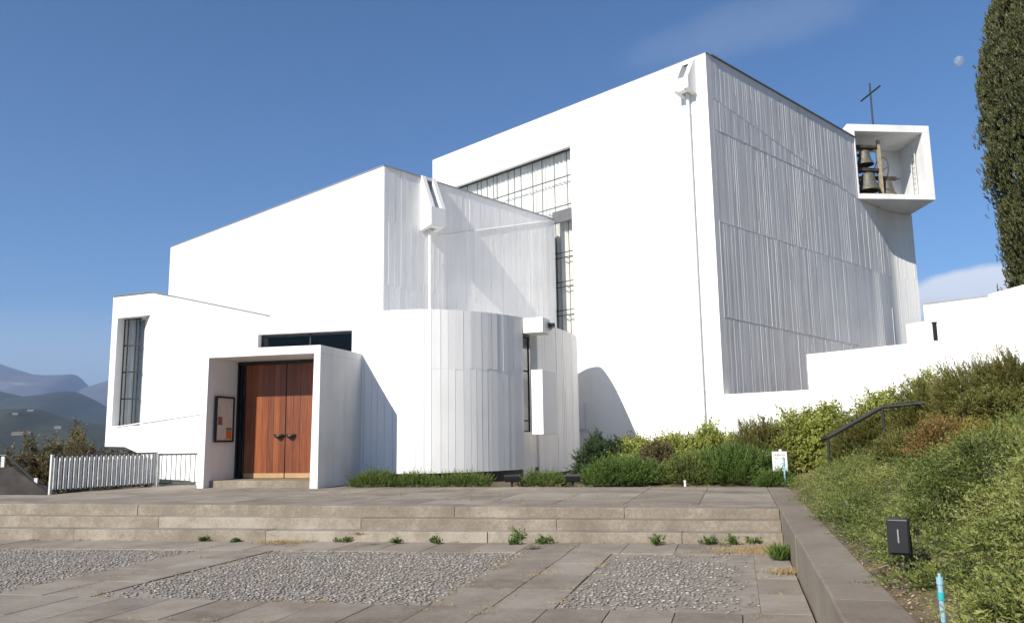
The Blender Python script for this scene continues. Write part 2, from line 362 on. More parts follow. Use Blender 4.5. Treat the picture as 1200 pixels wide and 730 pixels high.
n1 = N(nt, 'ShaderNodeTexNoise', Scale=.08, Detail=12, Roughness=.7); nt.links.new(tc.outputs['Object'], n1.inputs['Vector'])
nt.links.new(ramp(nt, n1.outputs['Fac'], [(.35, (.035, .045, .018)), (.55, (.07, .075, .03)), (.72, (.16, .13, .075))]), b.inputs['Base Color']); b.inputs['Roughness'].default_value = .95
o = mb.build('ground', mt, smooth=True); tag(o, kind='structure')

# hills: real ridges at their distances
def hillmat(name, stops, sc):
    m, nt, b = nodes(name); tc = N(nt, 'ShaderNodeTexCoord')
    n1 = N(nt, 'ShaderNodeTexNoise', Scale=sc, Detail=12, Roughness=.72); nt.links.new(tc.outputs['Object'], n1.inputs['Vector'])
    nt.links.new(ramp(nt, n1.outputs['Fac'], stops), b.inputs['Base Color']); b.inputs['Roughness'].default_value = .95
    return m
def ridge(name, R, prof, mat, depth, rough, nr=26, base=-90):
    xs = [p[0] for p in prof]; zs = [ondepth(p[0], p[1], R)[2] for p in prof]; XX = [ondepth(p[0], p[1], R)[0] for p in prof]
    A = np.linspace(XX[0], XX[-1], 200); H = np.interp(A, XX, zs)
    mb = MB(); 
    for i, (x, h) in enumerate(zip(A, H)):
        for j in range(nr):
            t = j / (nr - 1) * 2 - 1                 # -1 front foot .. 0 crest .. 1 back foot
            k = math.cos(t * math.pi / 2) ** 1.4
            y = R + t * depth; s = x * (1 + t * depth / R * .6)
            nz = mnoise.fractal((x / rough, y / rough, R * .01), .9, 2.1, 6) if 'fractal' in dir(mnoise) else 0
            z = base + (h - base) * k + nz * (h - base) * .13 * min(1, abs(t) * 3 + .10)
            mb.pts([(s, y, z)])
    for i in range(len(A) - 1):
        for j in range(nr - 1):
            a = i * nr + j; mb.f.append((a, a + nr, a + nr + 1, a + 1))
    o = mb.build(name, mat, smooth=True); tag(o, kind='structure'); return o
GR = hillmat('wooded_hill', [(.35, (.012, .018, .008)), (.55, (.028, .034, .016)), (.75, (.075, .07, .04))], .012)
GR2 = hillmat('wooded_far_hill', [(.35, (.012, .018, .010)), (.6, (.026, .032, .018)), (.8, (.06, .055, .035))], .006)
SN = hillmat('snowy_mountain', [(.4, (.07, .065, .07)), (.58, (.12, .11, .115)), (.72, (.35, .35, .36))], .0016)
ridge('near_hill', 1500, [(-700, 470), (-300, 488), (-100, 492), (0, 481), (40, 478), (75, 490), (125, 497), (240, 505), (500, 512)], GR, 700, 260)
ridge('far_hill', 3600, [(-700, 430), (-300, 455), (-120, 470), (-40, 450), (0, 458), (32, 465), (60, 462), (80, 458), (92, 459), (108, 467), (125, 477), (200, 500), (420, 512)], GR2, 1500, 700)
ridge('distant_mountains', 9000, [(-900, 440), (-400, 432), (-100, 428), (-20, 425), (0, 427), (14, 432), (40, 439), (60, 440), (90, 438), (100, 455), (125, 447), (200, 440), (420, 480)], SN, 3000, 1500)

# ------------------------------------------------------------------ the church
D1 = azd(-44); D2 = azd(46); NL = -D2; NR = -D1         # D1 runs left-away, D2 right-away; outward normals of the two kinds of face
c0 = ondepth(848, 462, 27.0); cb = np.array([c0[0], c0[1], 0])
E0 = np.array([-4.35, 22.9, .5]); VE = E0 @ EV           # entrance wall plane v = VE
church = empty('church', (0, 24, .5), 'white modernist church of two big cubes with a rounded chapel and wooden doors', 'church')
def L(s, z, n=0): return cb + D1 * s + UP * z + NL * n    # point on the large cube's left face
def Rr(t, z, n=0): return cb + D2 * t + UP * z + NR * n   # on its ribbed right face
def sL(x, y): p = onpl(x, y, c0, -44); return (p - cb) @ D1, p[2]
def sR(x, y): p = onpl(x, y, c0, 46); return (p - cb) @ D2, p[2]
ZT = 14.78; ZL = sL(507, 188)[1]; SL = sL(507, 188)[0]
ws, wz = sL(668, 171); we = 13.7; zc = lambda s: ZT + (ZL - ZT) * s / SL
TE = 12.0; TC = 12.5                                      # end of the high part / start of the curved pier
mb = MB()
def panel(s0, s1, z0, zt=None, n0=0, th=.42):
    a, b = (zt, zt) if zt else (zc(s0), zc(s1))
    mb.hexa([L(s0, z0, n0), L(s1, z0, n0), L(s1, z0, n0 - th), L(s0, z0, n0 - th)], [L(s0, a, n0), L(s1, b, n0), L(s1, b, n0 - th), L(s0, a, n0 - th)])
panel(.0, ws, 0); panel(we, SL, 0); panel(ws, we, 0, 1.5)
mb.hexa([L(ws, wz), L(we, wz), L(we, wz, -.42), L(ws, wz, -.42)], [L(ws, zc(ws)), L(we, zc(we)), L(we, zc(we), -.42), L(ws, zc(ws), -.42)])
# left side, back and the end wall by the bell box
mb.box(L(SL - .4, 0, -.42), D1 * .4, D2 * (TE - .42), UP * ZL)
mb.box(L(.45, 0, -TE), D1 * (SL - .45), D2 * .4, UP * (ZT - .03))
mb.build('large_cube_wall', M['white'], church)
mb = MB(); mb.hexa([L(.1, ZT - .45, -.1), L(SL - .1, ZL - .45, -.1), L(SL - .1, ZL - .45, -TE + .05), L(.1, ZT - .45, -TE + .05)], [L(.1, ZT - .15, -.1), L(SL - .1, ZL - .15, -.1), L(SL - .1, ZL - .15, -TE + .05), L(.1, ZT - .15, -TE + .05)])
mb.build('large_cube_roof', M['grey_board'], church)
mb = MB()
mb.hexa([L(-.03, zc(0) + .002, .015), L(SL, zc(SL) + .002, .015), L(SL, zc(SL) + .002, -.3), L(-.03, zc(0) + .002, -.3)], [L(-.03, zc(0) + .018, .015), L(SL, zc(SL) + .018, .015), L(SL, zc(SL) + .018, -.3), L(-.03, zc(0) + .018, -.3)])
mb.build('coping', M['grey'], church); mb = MB()
mb.hexa([Rr(.31, ZT + .002, .05), Rr(TE, ZT - .13, .05), Rr(TE, ZT - .13, -.3), Rr(.31, ZT + .002, -.3)], [Rr(.31, ZT + .05, .05), Rr(TE, ZT - .08, .05), Rr(TE, ZT - .08, -.3), Rr(.31, ZT + .05, -.3)])
mb.build('coping', M['coping'], church)

def ribbed(name, mat, P, nrm, t0, t1, zb, zt, joints, wmin=.16, wmax=.3, tilt=.010, ridge_p=.55, proud=.03, seed=1, parent=None, gap=.0015, th=.25):
    """boards of uneven width, each very slightly turned, with raised seams"""
    rg = random.Random(seed); mb = MB(); t = t0; ts = [t0]
    while t < t1 - wmax: t += rg.uniform(wmin, wmax); ts.append(t)
    ts[-1] = t1
    for a, b in zip(ts[:-1], ts[1:]):
        m_ = (a + b) / 2; zs = [zb(m_)] + sorted(j(m_) + rg.uniform(-.03, .03) for j in joints if zb(m_) + .1 < j(m_) < zt(m_) - .1) + [None]
        for k in range(len(zs) - 1):
            za0 = zs[k] if k else zb(a); zb0 = zs[k] if k else zb(b)
            za1 = zs[k + 1] if zs[k + 1] else zt(a); zb1 = zs[k + 1] if zs[k + 1] else zt(b)
            o = rg.uniform(0, .006) + .003 * (k % 2); e = rg.gauss(0, tilt)
            oa, ob = max(0, o + e), max(0, o - e)
            a2, b2 = a + gap, b - gap; p = [P(a2, za0) + nrm(a) * oa, P(b2, zb0) + nrm(b) * ob, P(b2, zb1) + nrm(b) * ob, P(a2, za1) + nrm(a) * oa]
            q = [P(a, za0) - nrm(a) * th, P(b, zb0) - nrm(b) * th, P(b, zb1) - nrm(b) * th, P(a, za1) - nrm(a) * th]
            mb.hexa(q, p)
        if rg.random() < ridge_p:                       # raised, broken seam
            z0, z1 = zb(a), zt(a); z = z0 + rg.uniform(0, .6)
            while z < z1 - .2:
                l = rg.uniform(.5, 4.5); e = min(z1 - .01, z + l); w = rg.uniform(.006, .015); h = rg.uniform(.3, 1) * proud + .003; sh = rg.uniform(-.003, .003)
                mb.hexa([P(a - w, z) - nrm(a) * .01, P(a + w, z) - nrm(a) * .01, P(a + w + sh, e) - nrm(a) * .01, P(a - w + sh, e) - nrm(a) * .01],
                        [P(a - w * .3, z) + nrm(a) * h, P(a + w * .5, z) + nrm(a) * h * .8, P(a + w * .5 + sh, e) + nrm(a) * h * .8, P(a - w * .3 + sh, e) + nrm(a) * h])
                z = e + rg.uniform(.2, 2.5)
    return mb.build(name, mat, parent or church)
def line(p, q): return lambda t: p[1] + (q[1] - p[1]) * (t - p[0]) / (q[0] - p[0])
jA = line(sR(832, 112), sR(1007, 234)); jB = line(sR(837, 151), sR(983, 218)); jC = line(sR(840, 258), sR(1045, 323)); jD = line(sR(846, 370), sR(1000, 403))
ZBOX = 11.82
ribbed('ribbed_wall', M['grey_board'], lambda t, z: Rr(t, z), lambda t: NR, .30, TE, lambda t: .3, lambda t: ZT - .13 * t / TE, [jA, jB, jC, jD], seed=3, proud=.0045, tilt=.0016, ridge_p=.7, wmin=.10, wmax=.2)
ribbed('ribbed_wall', M['grey_board'], lambda t, z: Rr(t, z), lambda t: NR, TE, TC, lambda t: .3, lambda t: ZBOX - .01, [jC, jD], seed=4, ridge_p=.6, proud=.005, tilt=.0015, wmin=.10, wmax=.2)
mb = MB(); mb.box(Rr(.002, 0, .004), D2 * .296, NR * -.2, UP * (ZT - .01)); mb.build('corner_strip', M['white'], church)
mb = MB()                                              # lapped joints across the ribbed face
for j, a, b in ((jA, .3, 11.9), (jC, .3, TC), (jD, .3, 10.5), (jB, .5, 9.5)):
    mb = MB()
    seg = np.linspace(a, b, 14)
    for p, q in zip(seg[:-1], seg[1:]):
        w = .012; mb.hexa([Rr(p, j(p) - w, -.01), Rr(q, j(q) - w, -.01), Rr(q, j(q) + w, -.01), Rr(p, j(p) + w, -.01)], [Rr(p, j(p) - w * 1.2, .012), Rr(q, j(q) - w * 1.2, .012), Rr(q, j(q), .012), Rr(p, j(p), .012)])
    mb.build('lapped_seam', M['grey_board'], church)
def smoothpath(P, n=14, it=3):
    out = []
    for i in range(len(P) - 1):
        p0, p1, p2, p3 = P[max(0, i - 1)], P[i], P[i + 1], P[min(len(P) - 1, i + 2)]
        for k in range(n):
            t = k / n; out.append(.5 * (2 * p1 + (p2 - p0) * t + (2 * p0 - 5 * p1 + 4 * p2 - p3) * t * t + (3 * p1 - p0 - 3 * p2 + p3) * t ** 3))
    out.append(P[-1]); A = np.array(out)
    for _ in range(it * 12): A[1:-1] = (A[:-2] + 2 * A[1:-1] + A[2:]) / 4
    return A
def path_fn(A):
    d = np.concatenate([[0], np.cumsum(np.linalg.norm(np.diff(A, axis=0), axis=1))])
    def P(t, z): return np.array([np.interp(t, d, A[:, 0]), np.interp(t, d, A[:, 1]), z])
    def Nn(t):
        a = P(min(d[-1], t + .25), 0) - P(max(0, t - .25), 0); a /= np.linalg.norm(a); return np.array([a[1], -a[0], 0])
    return P, Nn, d[-1]
# curved pier under the bell box
ps = cb + D2 * TC; AP = smoothpath([ps, cb + D2 * 13.4, cb + D2 * 14.25, np.array([17.70, 37.47, 0.]), np.array([18.3, 37.78, 0.]), np.array([19.08, 38.07, 0.])], 14, 1)
AP[0] = ps; PB, NB, bl = path_fn(AP)
ribbed('curved_pier', M['white'], PB, NB, 0, bl, lambda t: .3, lambda t: ZBOX - .01, [lambda t: 8.7], tilt=.003, ridge_p=.1, proud=.01, seed=8, th=.5, wmin=.1, wmax=.16)
# white plinth and stepped wall continuing in the plane of the left face
sw = empty('stepped_wall', tuple(L(-1, 0)), 'low white stepped garden wall running right from the church corner', 'wall')
z1 = c0[2]; s1 = -sL(948, 457)[0]; z2 = sL(948, 415)[1]; z3 = sL(1200, 398)[1]
mb = MB(); mb.box(L(-.01, 0, -.02), -D1 * (s1 - .01), D2 * .3, UP * z1); mb.build('low_stretch', M['white'], sw)
mb = MB(); mb.hexa([L(-s1, 0), L(-s1 - 14, 0), L(-s1 - 14, 0, -.35), L(-s1, 0, -.35)], [L(-s1, z2), L(-s1 - 14, z3 + .35), L(-s1 - 14, z3 + .35, -.35), L(-s1, z2, -.35)]); mb.build('high_stretch', M['white'], sw)

# big window in the large cube
win = MB(); win.box(L(ws, 1.5, -.26), D1 * (we - ws), D2 * .008, UP * (wz - 1.5)); wo = win.build('tall_window', M['glass'], church)
fr = MB(); s = ws + .02
zh = [sL(668, y)[1] for y in (202, 236, 292, 298, 327, 333, 361, 367)]
while s < we:
    fr.box(L(s, 1.5, -.24), D1 * .010, D2 * .03, UP * (wz - 1.5)); s += random.choice((.25, .4, .55, .7))
for z in zh: fr.box(L(ws, z - .011, -.225), D1 * (we - ws), D2 * .05, UP * .022)
fr.box(L(ws, wz - .06, -.2), D1 * (we - ws), D2 * .1, UP * .06); fr.build('window_frame', M['dark'], wo)
cu = MB(); n = 420; pv = []
for i in range(n + 1):
    s = ws + (we - ws) * i / n; d = -.5 + .035 * math.sin(i * .55 + 1.4 * math.sin(i * .05)) + .05 * mnoise.noise((i * .12, 0, 0)); pv.append((s, d))
for (a, da), (b, db) in zip(pv[:-1], pv[1:]): cu.face([L(a, 1.5, da), L(b, 1.5, db), L(b, wz + .2, db), L(a, wz + .2, da)])
cu.build('curtain', M['curtain'], wo)
# dark lintel panel between the cubes
zb_, zt_ = sL(668, 257)[1], sL(668, 243)[1]
mb = MB(); mb.box(L(ws + .01, zb_, -.05), D1 * 1.1, D2 * .1, UP * (zt_ - zb_)); mb.build('lintel_panel', M['panel_grey'], church)

# small cube
w0 = onpl(655, 378, c0, -44); kt = onpl(450, 194.5, w0, 46); kb = np.array([kt[0], kt[1], 0]); rt = onpl(650, 258, w0, 46)
LEN2 = (rt - kt) @ D2; zk, zr = kt[2], rt[2]; lf = onpl(200, 290, kt, -44); LEN1 = (lf - kt) @ D1; zl = lf[2]
def K(t, z, n=0): return kb + D2 * t + UP * z + NR * n
def KL(s, z, n=0): return kb + D1 * s + UP * z + NL * n
def tz2(t): return zk + (zr - zk) * t / LEN2
def tK(x, y): p = onpl(x, y, w0, 46); return (p - kb) @ D2, p[2]
jE = line(tK(515, 276), tK(649, 258)); jF = line(tK(598, 355), tK(649, 364))
jG = line(tK(450, 258), tK(500, 268)); jH = line(tK(450, 333), tK(490, 340))
ribbed('ribbed_wall', M['pale_board'], K, lambda t: NR, .02, LEN2 - .03, lambda t: .6, tz2, [lambda t: jE(t) if t > 2.2 else jG(t), lambda t: jF(t) if t > 5.5 else jH(t)], seed=21, tilt=.0022, ridge_p=.6, proud=.008)
mb = MB()
mb.hexa([KL(.0, 0), KL(LEN1, 0), KL(LEN1, 0, -.3), KL(.0, 0, -.3)], [KL(0, zk), KL(LEN1, zl), KL(LEN1, zl, -.3), KL(0, zk, -.3)])
mb.hexa([KL(LEN1, 0, -.3), KL(LEN1 - .3, 0, -.3), KL(LEN1 - .3, 0, -LEN2 + .02), KL(LEN1, 0, -LEN2 + .02)], [KL(LEN1, zl, -.3), KL(LEN1 - .3, zl, -.3), KL(LEN1 - .3, zl - .4, -LEN2 + .02), KL(LEN1, zl - .4, -LEN2 + .02)])
mb.build('small_cube_wall', M['white'], church)
mb = MB(); mb.hexa([KL(.26, zk - .35, -.28), KL(LEN1 - .3, zl - .35, -.28), KL(LEN1 - .3, zr + zl - zk - .35, -LEN2), KL(.26, zr - .35, -LEN2)], [KL(.26, zk - .1, -.28), KL(LEN1 - .3, zl - .1, -.28), KL(LEN1 - .3, zr + zl - zk - .1, -LEN2), KL(.26, zr - .1, -LEN2)])
mb.build('small_cube_roof', M['grey_board'], church)
mb = MB(); mb.hexa([KL(-.03, zk + .002, .03), KL(LEN1, zl + .002, .03), KL(LEN1, zl + .002, -.2), KL(-.03, zk + .002, -.2)], [KL(-.03, zk + .03, .03), KL(LEN1, zl + .03, .03), KL(LEN1, zl + .03, -.2), KL(-.03, zk + .03, -.2)])
mb.hexa([K(.21, zk - .01, .04), K(LEN2 - .03, zr + .002, .04), K(LEN2 - .03, zr + .002, -.2), K(.21, zk - .01, -.2)], [K(.21, zk + .03, .04), K(LEN2 - .03, zr + .04, .04), K(LEN2 - .03, zr + .04, -.2), K(.21, zk + .03, -.2)])
mb.build('coping', M['grey'], church)
mb = MB(); 
seg = np.linspace(2.3, LEN2 - .05, 8)
for p, q in zip(seg[:-1], seg[1:]): mb.hexa([K(p, jE(p) - .02), K(q, jE(q) - .02), K(q, jE(q) + .02), K(p, jE(p) + .02)], [K(p, jE(p) - .02, .03), K(q, jE(q) - .02, .03), K(q, jE(q), .03), K(p, jE(p), .03)])
mb.build('lapped_seam', M['pale_board'], church)

# rain scuppers with their downpipes
def scupper(P, d, nrm, zt, zb, w, proj, pipe_b, mat):
    """P(z): foot point on the wall at the scupper's axis; d along the wall"""
    zm = zb + (zt - zb) * .34; ck = w * .27
    prof = [(0, zt), (.10, zt), (proj, zm), (proj, zb), (0, zb - .12)]
    mb = MB()
    for sgn in (-1, 1):
        a = d * (sgn * w / 2); b = d * (sgn * (w / 2 - ck))
        mb.extrude([P(z) + a + nrm * (n - .02) for n, z in prof], b - a)
    mb.hexa([P(zb - .05) + d * x + nrm * n for x, n in ((-w / 2 + ck, proj * .5), (w / 2 - ck, proj * .5), (w / 2 - ck, proj - .02), (-w / 2 + ck, proj - .02))], [P(zm) + d * x + nrm * n for x, n in ((-w / 2 + ck, proj * .5), (w / 2 - ck, proj * .5), (w / 2 - ck, proj - .02), (-w / 2 + ck, proj - .02))])
    mb.box(P(zt - .12) - d * (w / 2 - ck) - nrm * .02, d * (w - 2 * ck), nrm * .12, UP * .1)
    s_ = mb.build('rain_scupper', mat, church)
    m2 = MB(); m2.box(P(zm) - d * (w / 2 - ck) + nrm * .012, d * (w - 2 * ck), nrm * .02, UP * (zt - .12 - zm)); m2.build('scupper_mouth', M['coping'], s_)
    m3 = MB(); m3.tube(P(zb) + nrm * .13, P(pipe_b) + nrm * .13, .055, n=14)
    z = zb - .8
    while z > pipe_b: m3.tube(P(z) + nrm * .13, P(z + .05) + nrm * .13, .068, n=14); z -= 2.4
    m3.build('downpipe', mat, s_, smooth=False)
t_, _ = tK(501, 270); za, zb2 = tK(490, 204)[1], tK(501, 268)[1]
scupper(lambda z: K(t_, z), D2, NR, za - .05, zb2, .62, .62, zt_ - 5.2, M['white'])
s_, _ = sL(808, 112); zsa, zsb = sL(808, 72)[1], sL(808, 110)[1]
scupper(lambda z: L(s_, z), D1, NL, zsa, zsb, .62, .55, 1.2, M['white'])

# ---- bell box
FL = np.array([15.09, 35.16, 0]); FR = np.array([18.96, 35.57, 0]); BR = np.array([19.03, 38.26, 0]); BL = np.array([15.35, 37.95, 0])
ZB2 = 15.27; fx = (FR - FL) / np.linalg.norm(FR - FL); wl = np.linalg.norm(FR - FL)
def q4(a, b, c, d, z): return [p + UP * z for p in (a, b, c, d)]
def mix(a, b, t): return a + (b - a) * t
mb = MB(); T = .34
A1, A2 = mix(FL, FR, T / wl), mix(BL, BR, T / wl); B1, B2 = mix(FL, FR, 1 - T / wl), mix(BL, BR, 1 - T / wl)
mb.hexa(q4(FL, A1, A2, BL, ZBOX + .23), q4(FL, A1, A2, BL, ZB2 - .33)); mb.hexa(q4(B1, FR, BR, B2, ZBOX + .23), q4(B1, FR, BR, B2, ZB2 - .33))
mb.hexa(q4(FL, FR, BR, BL, ZBOX), q4(FL, FR, BR, BL, ZBOX + .23)); mb.hexa(q4(FL, FR, BR, BL, ZB2 - .33), q4(FL, FR, BR, BL, ZB2))
G1 = mix(BL, BR, .62); gi = np.array([-fx[1], fx[0], 0])
mb.hexa(q4(G1 - gi * .25, B2 - gi * .25, B2 - gi * .005, G1 - gi * .005, ZBOX + .23), q4(G1 - gi * .25, B2 - gi * .25, B2 - gi * .005, G1 - gi * .005, ZB2 - .33))
bell_box = mb.build('bell_housing', M['white_board'], church, bevel=.012)
# cross on its roof
mb = MB(); cxp = np.array([0, 0, 0.]); cf = ondepth(1023, 145, 36.4); ct = ondepth(1020, 98, 36.4); ch = 36.4
ctop = np.array([cf[0], cf[1], ct[2]]); cbase = np.array([cf[0], cf[1], ZB2])
mb.tube(cbase, ctop, .042, n=8); zc_ = ondepth(1021, 110, 36.4)[2]; ba = azd(-5)
mb.tube(cbase * [1, 1, 0] + UP * zc_ - ba * .85, cbase * [1, 1, 0] + UP * zc_ + ba * .85, .04, n=8)
mb.build('cross', M['dark'], church)

# bells, their frame, a ladder: things of their own inside the box
zf = ZBOX + .23; dpt = azd(-4)
def BP(a, b, z): return FL + fx * a + dpt * b + UP * (zf + z)      # across, into the box, up
bfr = empty('bell_stand', tuple(BP(1, .8, 0)), 'pale timber frame holding the bells inside the white bell box', 'bell stand')
for a in (.42, 1.62):
    mb = MB(); mb.box(BP(a, .45, .12), fx * .13, dpt * .13, UP * 2.55); mb.build('post', M['timber'], bfr)
mb = MB(); mb.box(BP(.42, 1.6, .12), fx * .13, dpt * .13, UP * 2.55); mb.build('post', M['timber'], bfr)
mb = MB(); mb.box(BP(1.62, 1.6, .12), fx * .13, dpt * .13, UP * 2.55); mb.build('post', M['timber'], bfr)
mb = MB(); mb.box(BP(.36, .3, .0), fx * 1.75, dpt * 1.6, UP * .115); mb.build('base_plank', M['timber'], bfr)
for z in (1.22, 2.3):
    for b in (.46, 1.61):
        mb = MB(); mb.box(BP(.555, b, z), fx * 1.06, dpt * .11, UP * .12); mb.build('cross_beam', M['rust'], bfr)
mb = MB(); mb.tube(BP(.6, .7, .13), BP(.6, 1.4, 1.2), .03); mb.tube(BP(1.55, 1.5, .13), BP(.7, 1.5, 1.2), .035); mb.build('brace', M['rust'], bfr)
def bell(a, b, z, r, label, wheel=True):
    t = empty('bell', tuple(BP(a, b, z)), label, 'bell', 'bells in the bell box')
    c = BP(a, b, z); h = r * 1.75
    mb = MB(); mb.lathe(c, [(r * .82, .02), (r * .97, 0), (r, .02), (r * .92, h * .12), (r * .74, h * .3), (r * .62, h * .6), (r * .56, h * .82), (r * .46, h * .93), (r * .2, h), (.001, h * 1.01)], 26); bb = mb.build('bell_body', M['bronze'], t, smooth=True)
    mb = MB(); mb.lathe(c, [(.001, -.07), (.05, -.05), (.05, .0), (.018, .06), (.015, h * .8)], 10); mb.build('clapper', M['rust'], bb, smooth=True)
    mb = MB(); mb.box(c - fx * r * 1.1 - dpt * .06 + UP * (h * 1.0), fx * r * 2.2, dpt * .12, UP * .17); mb.tube(c - fx * r * 1.5 + UP * (h + .08), c + fx * r * 1.5 + UP * (h + .08), .03); mb.build('yoke', M['rust'], t)
    if wheel:
        cc = c + fx * (r * 1.32) + UP * (h + .08); R_ = r * 1.25; mb = MB(); P = [cc + R_ * (dpt * math.cos(k * math.pi / 10) + UP * math.sin(k * math.pi / 10)) for k in range(20)]
        for k in range(20): mb.tube(P[k], P[(k + 1) % 20], .022, n=6)
        for k in range(0, 20, 5): mb.tube(cc, P[k], .015, n=5)
        mb.build('bell_wheel', M['rust'], t)
bell(1.03, .6, 1.52, .40, 'bronze bell hanging highest in the white bell box', False)
bell(1.12, .6, .30, .50, 'wide bronze bell hanging right under the highest bell')
bell(2.15, .95, .14, .46, 'dark bell hanging right of the timber post, nearest the ladder', False)
bell(.95, 1.45, .9, .30, 'small dark bell half hidden behind the two front bells', False)
lad = empty('wall_ladder', tuple(B1 + UP * zf), 'thin white ladder fixed on the inner side of the bell box', 'ladder')
dB = (B2 - B1) / np.linalg.norm(B2 - B1); inn = np.array([-dB[1], dB[0], 0])
for b in (.75, 1.15):
    mb = MB(); mb.tube(B1 + dB * b + inn * .09 + UP * zf, B1 + dB * b + inn * .09 + UP * (zf + 2.3), .02, n=6); mb.build('rail', M['rail'], lad)
for k in range(9):
    mb = MB(); z = zf + .2 + k * .25; mb.tube(B1 + dB * .75 + inn * .09 + UP * z, B1 + dB * 1.15 + inn * .09 + UP * z, .014, n=6); mb.build('rung', M['rail'], lad)

# ---- entrance block
def W(x, y): p = onpl(x, y, E0, 105); return (p @ EU, p[2])
def EP(u, z, n=0): return uv(u, VE - n, z)                  # n = outward towards the viewer
ZC = W(413, 367)[1]
uL, zLT = W(133, 348); _, zLB = W(124, 523); uP, zP = W(179, 343); uQ, zQ = W(305, 371)
def topz(u):
    return float(np.interp(u, [uL, uP, uQ, uQ + .01, W(413, 367)[0]], [zLT, zP, zQ, zQ, ZC]))
def botz(u):
    return float(np.interp(u, [uL, W(146, 524)[0], W(184, 541)[0], W(231, 567)[0]], [zLB, zLB - .02, W(184, 541)[1], .45]))
uO0, zO0 = W(138, 373); uO1, zO1 = W(176, 369); zOB = W(135, 499)[1]; uG1 = W(157, 374)[0]
uC0, zCt = W(302.6, 392); uC1, zCt1 = W(413, 386.5); zCb = W(413, 411.5)[1]
uE = W(418, 366)[0]; TH = .55
mb = MB()
def col(u0, u1, f0, f1, th=TH):
    mb.hexa([EP(u0, f0(u0)), EP(u1, f0(u1)), EP(u1, f0(u1), -th), EP(u0, f0(u0), -th)], [EP(u0, f1(u0)), EP(u1, f1(u1)), EP(u1, f1(u1), -th), EP(u0, f1(u0), -th)])
uS = [uL, uO0, uO1, W(146, 524)[0], uP, W(184, 541)[0], W(231, 567)[0], uC0, uQ, uC1, uE]
for a, b in zip(sorted(uS)[:-1], sorted(uS)[1:]):
    m_ = (a + b) / 2
    if b - a < .004: continue
    if uO0 < m_ < uO1:
        col(a, b, botz, lambda u: zOB); col(a, b, lambda u: zO0 + (zO1 - zO0) * (u - uO0) / (uO1 - uO0), topz)
    elif uC0 < m_ < uC1:
        col(a, b, botz, lambda u: zCb); col(a, b, lambda u: zCt + (zCt1 - zCt) * (u - uC0) / (uC1 - uC0), topz)
    else: col(a, b, botz, topz)
# splayed reveal of the slot and the block's side, back and roof
mb.hexa([EP(uO1 - .002, zOB, -.01), EP(uO1 - .002, zOB, -.5), EP(uG1, zOB, -.5), EP(uG1, zOB, -.48)], [EP(uO1 - .002, zO1, -.01), EP(uO1 - .002, zO1, -.5), EP(uG1, zO1, -.5), EP(uG1, zO1, -.48)])
mb.hexa([EP(uL, zLB, -TH), EP(uL + .3, zLB, -TH), EP(uL + .3, zLB, -5), EP(uL, zLB, -5)], [EP(uL, zLT, -TH), EP(uL + .3, zLT, -TH), EP(uL + .3, zLT - .3, -5), EP(uL, zLT - .3, -5)])
mb.hexa([EP(uL, zLB - .0, -5), EP(uE, -.4, -5), EP(uE, -.4, -5.3), EP(uL, zLB, -5.3)], [EP(uL, zLT - .3, -5), EP(uE, ZC - .3, -5), EP(uE, ZC - .3, -5.3), EP(uL, zLT - .3, -5.3)])
mb.build('entrance_wall', M['white'], church)
mb = MB()
mb.hexa([EP(uL + .01, zLT - .6, -.3), EP(uQ, zQ - .3, -.3), EP(uQ, zQ - .3, -5), EP(uL + .01, zLT - .6, -5)], [EP(uL + .01, zLT - .4, -.3), EP(uQ, zQ - .1, -.3), EP(uQ, zQ - .1, -5), EP(uL + .01, zLT - .4, -5)])
mb.hexa([EP(uQ, zQ - .3, -.3), EP(uE + .5, ZC - .3, -.3), EP(uE + .5, ZC - .3, -5), EP(uQ, zQ - .3, -5)], [EP(uQ, zQ - .1, -.3), EP(uE + .5, ZC - .1, -.3), EP(uE + .5, ZC - .1, -5), EP(uQ, zQ - .1, -5)])
mb.build('entrance_roof', M['grey_board'], church)
mb = MB(); mb.hexa([EP(uL + .2, zLB + .1, -TH - .01), EP(uE, zLB + .1, -TH - .01), EP(uE, zLB + .1, -4.9), EP(uL + .2, zLB + .1, -4.9)], [EP(uL + .2, zLB + .2, -TH - .01), EP(uE, zLB + .2, -TH - .01), EP(uE, zLB + .2, -4.9), EP(uL + .2, zLB + .2, -4.9)])
mb.build('entrance_floor', M['inside'], church)
# coping line along the sloping parapet
mb = MB()
for a, b in ((uL, uP), (uP, uQ + .25)):
    za, zb3 = topz(a), topz(b) if b <= uQ else zQ
    mb.hexa([EP(a, za + .003, .03), EP(b, zb3 + .003, .03), EP(b, zb3 + .003, -.3), EP(a, za + .003, -.3)], [EP(a, za + .035, .03), EP(b, zb3 + .035, .03), EP(b, zb3 + .035, -.3), EP(a, za + .035, -.3)])
mb.build('coping', M['coping'], church)
# lap line low on the wall: lower part stands 3 cm proud
(ua, zA), (ub, zB) = W(135, 499.5), W(237, 484)
mb = MB(); mb.hexa([EP(ua, zA - .05), EP(ub, zB - .05), EP(ub, zB), EP(ua, zA)], [EP(ua, zA - .03, .03), EP(ub, zB - .03, .03), EP(ub, zB - .005, .03), EP(ua, zA - .005, .03)]); mb.build('drip_moulding', M['white'], church)
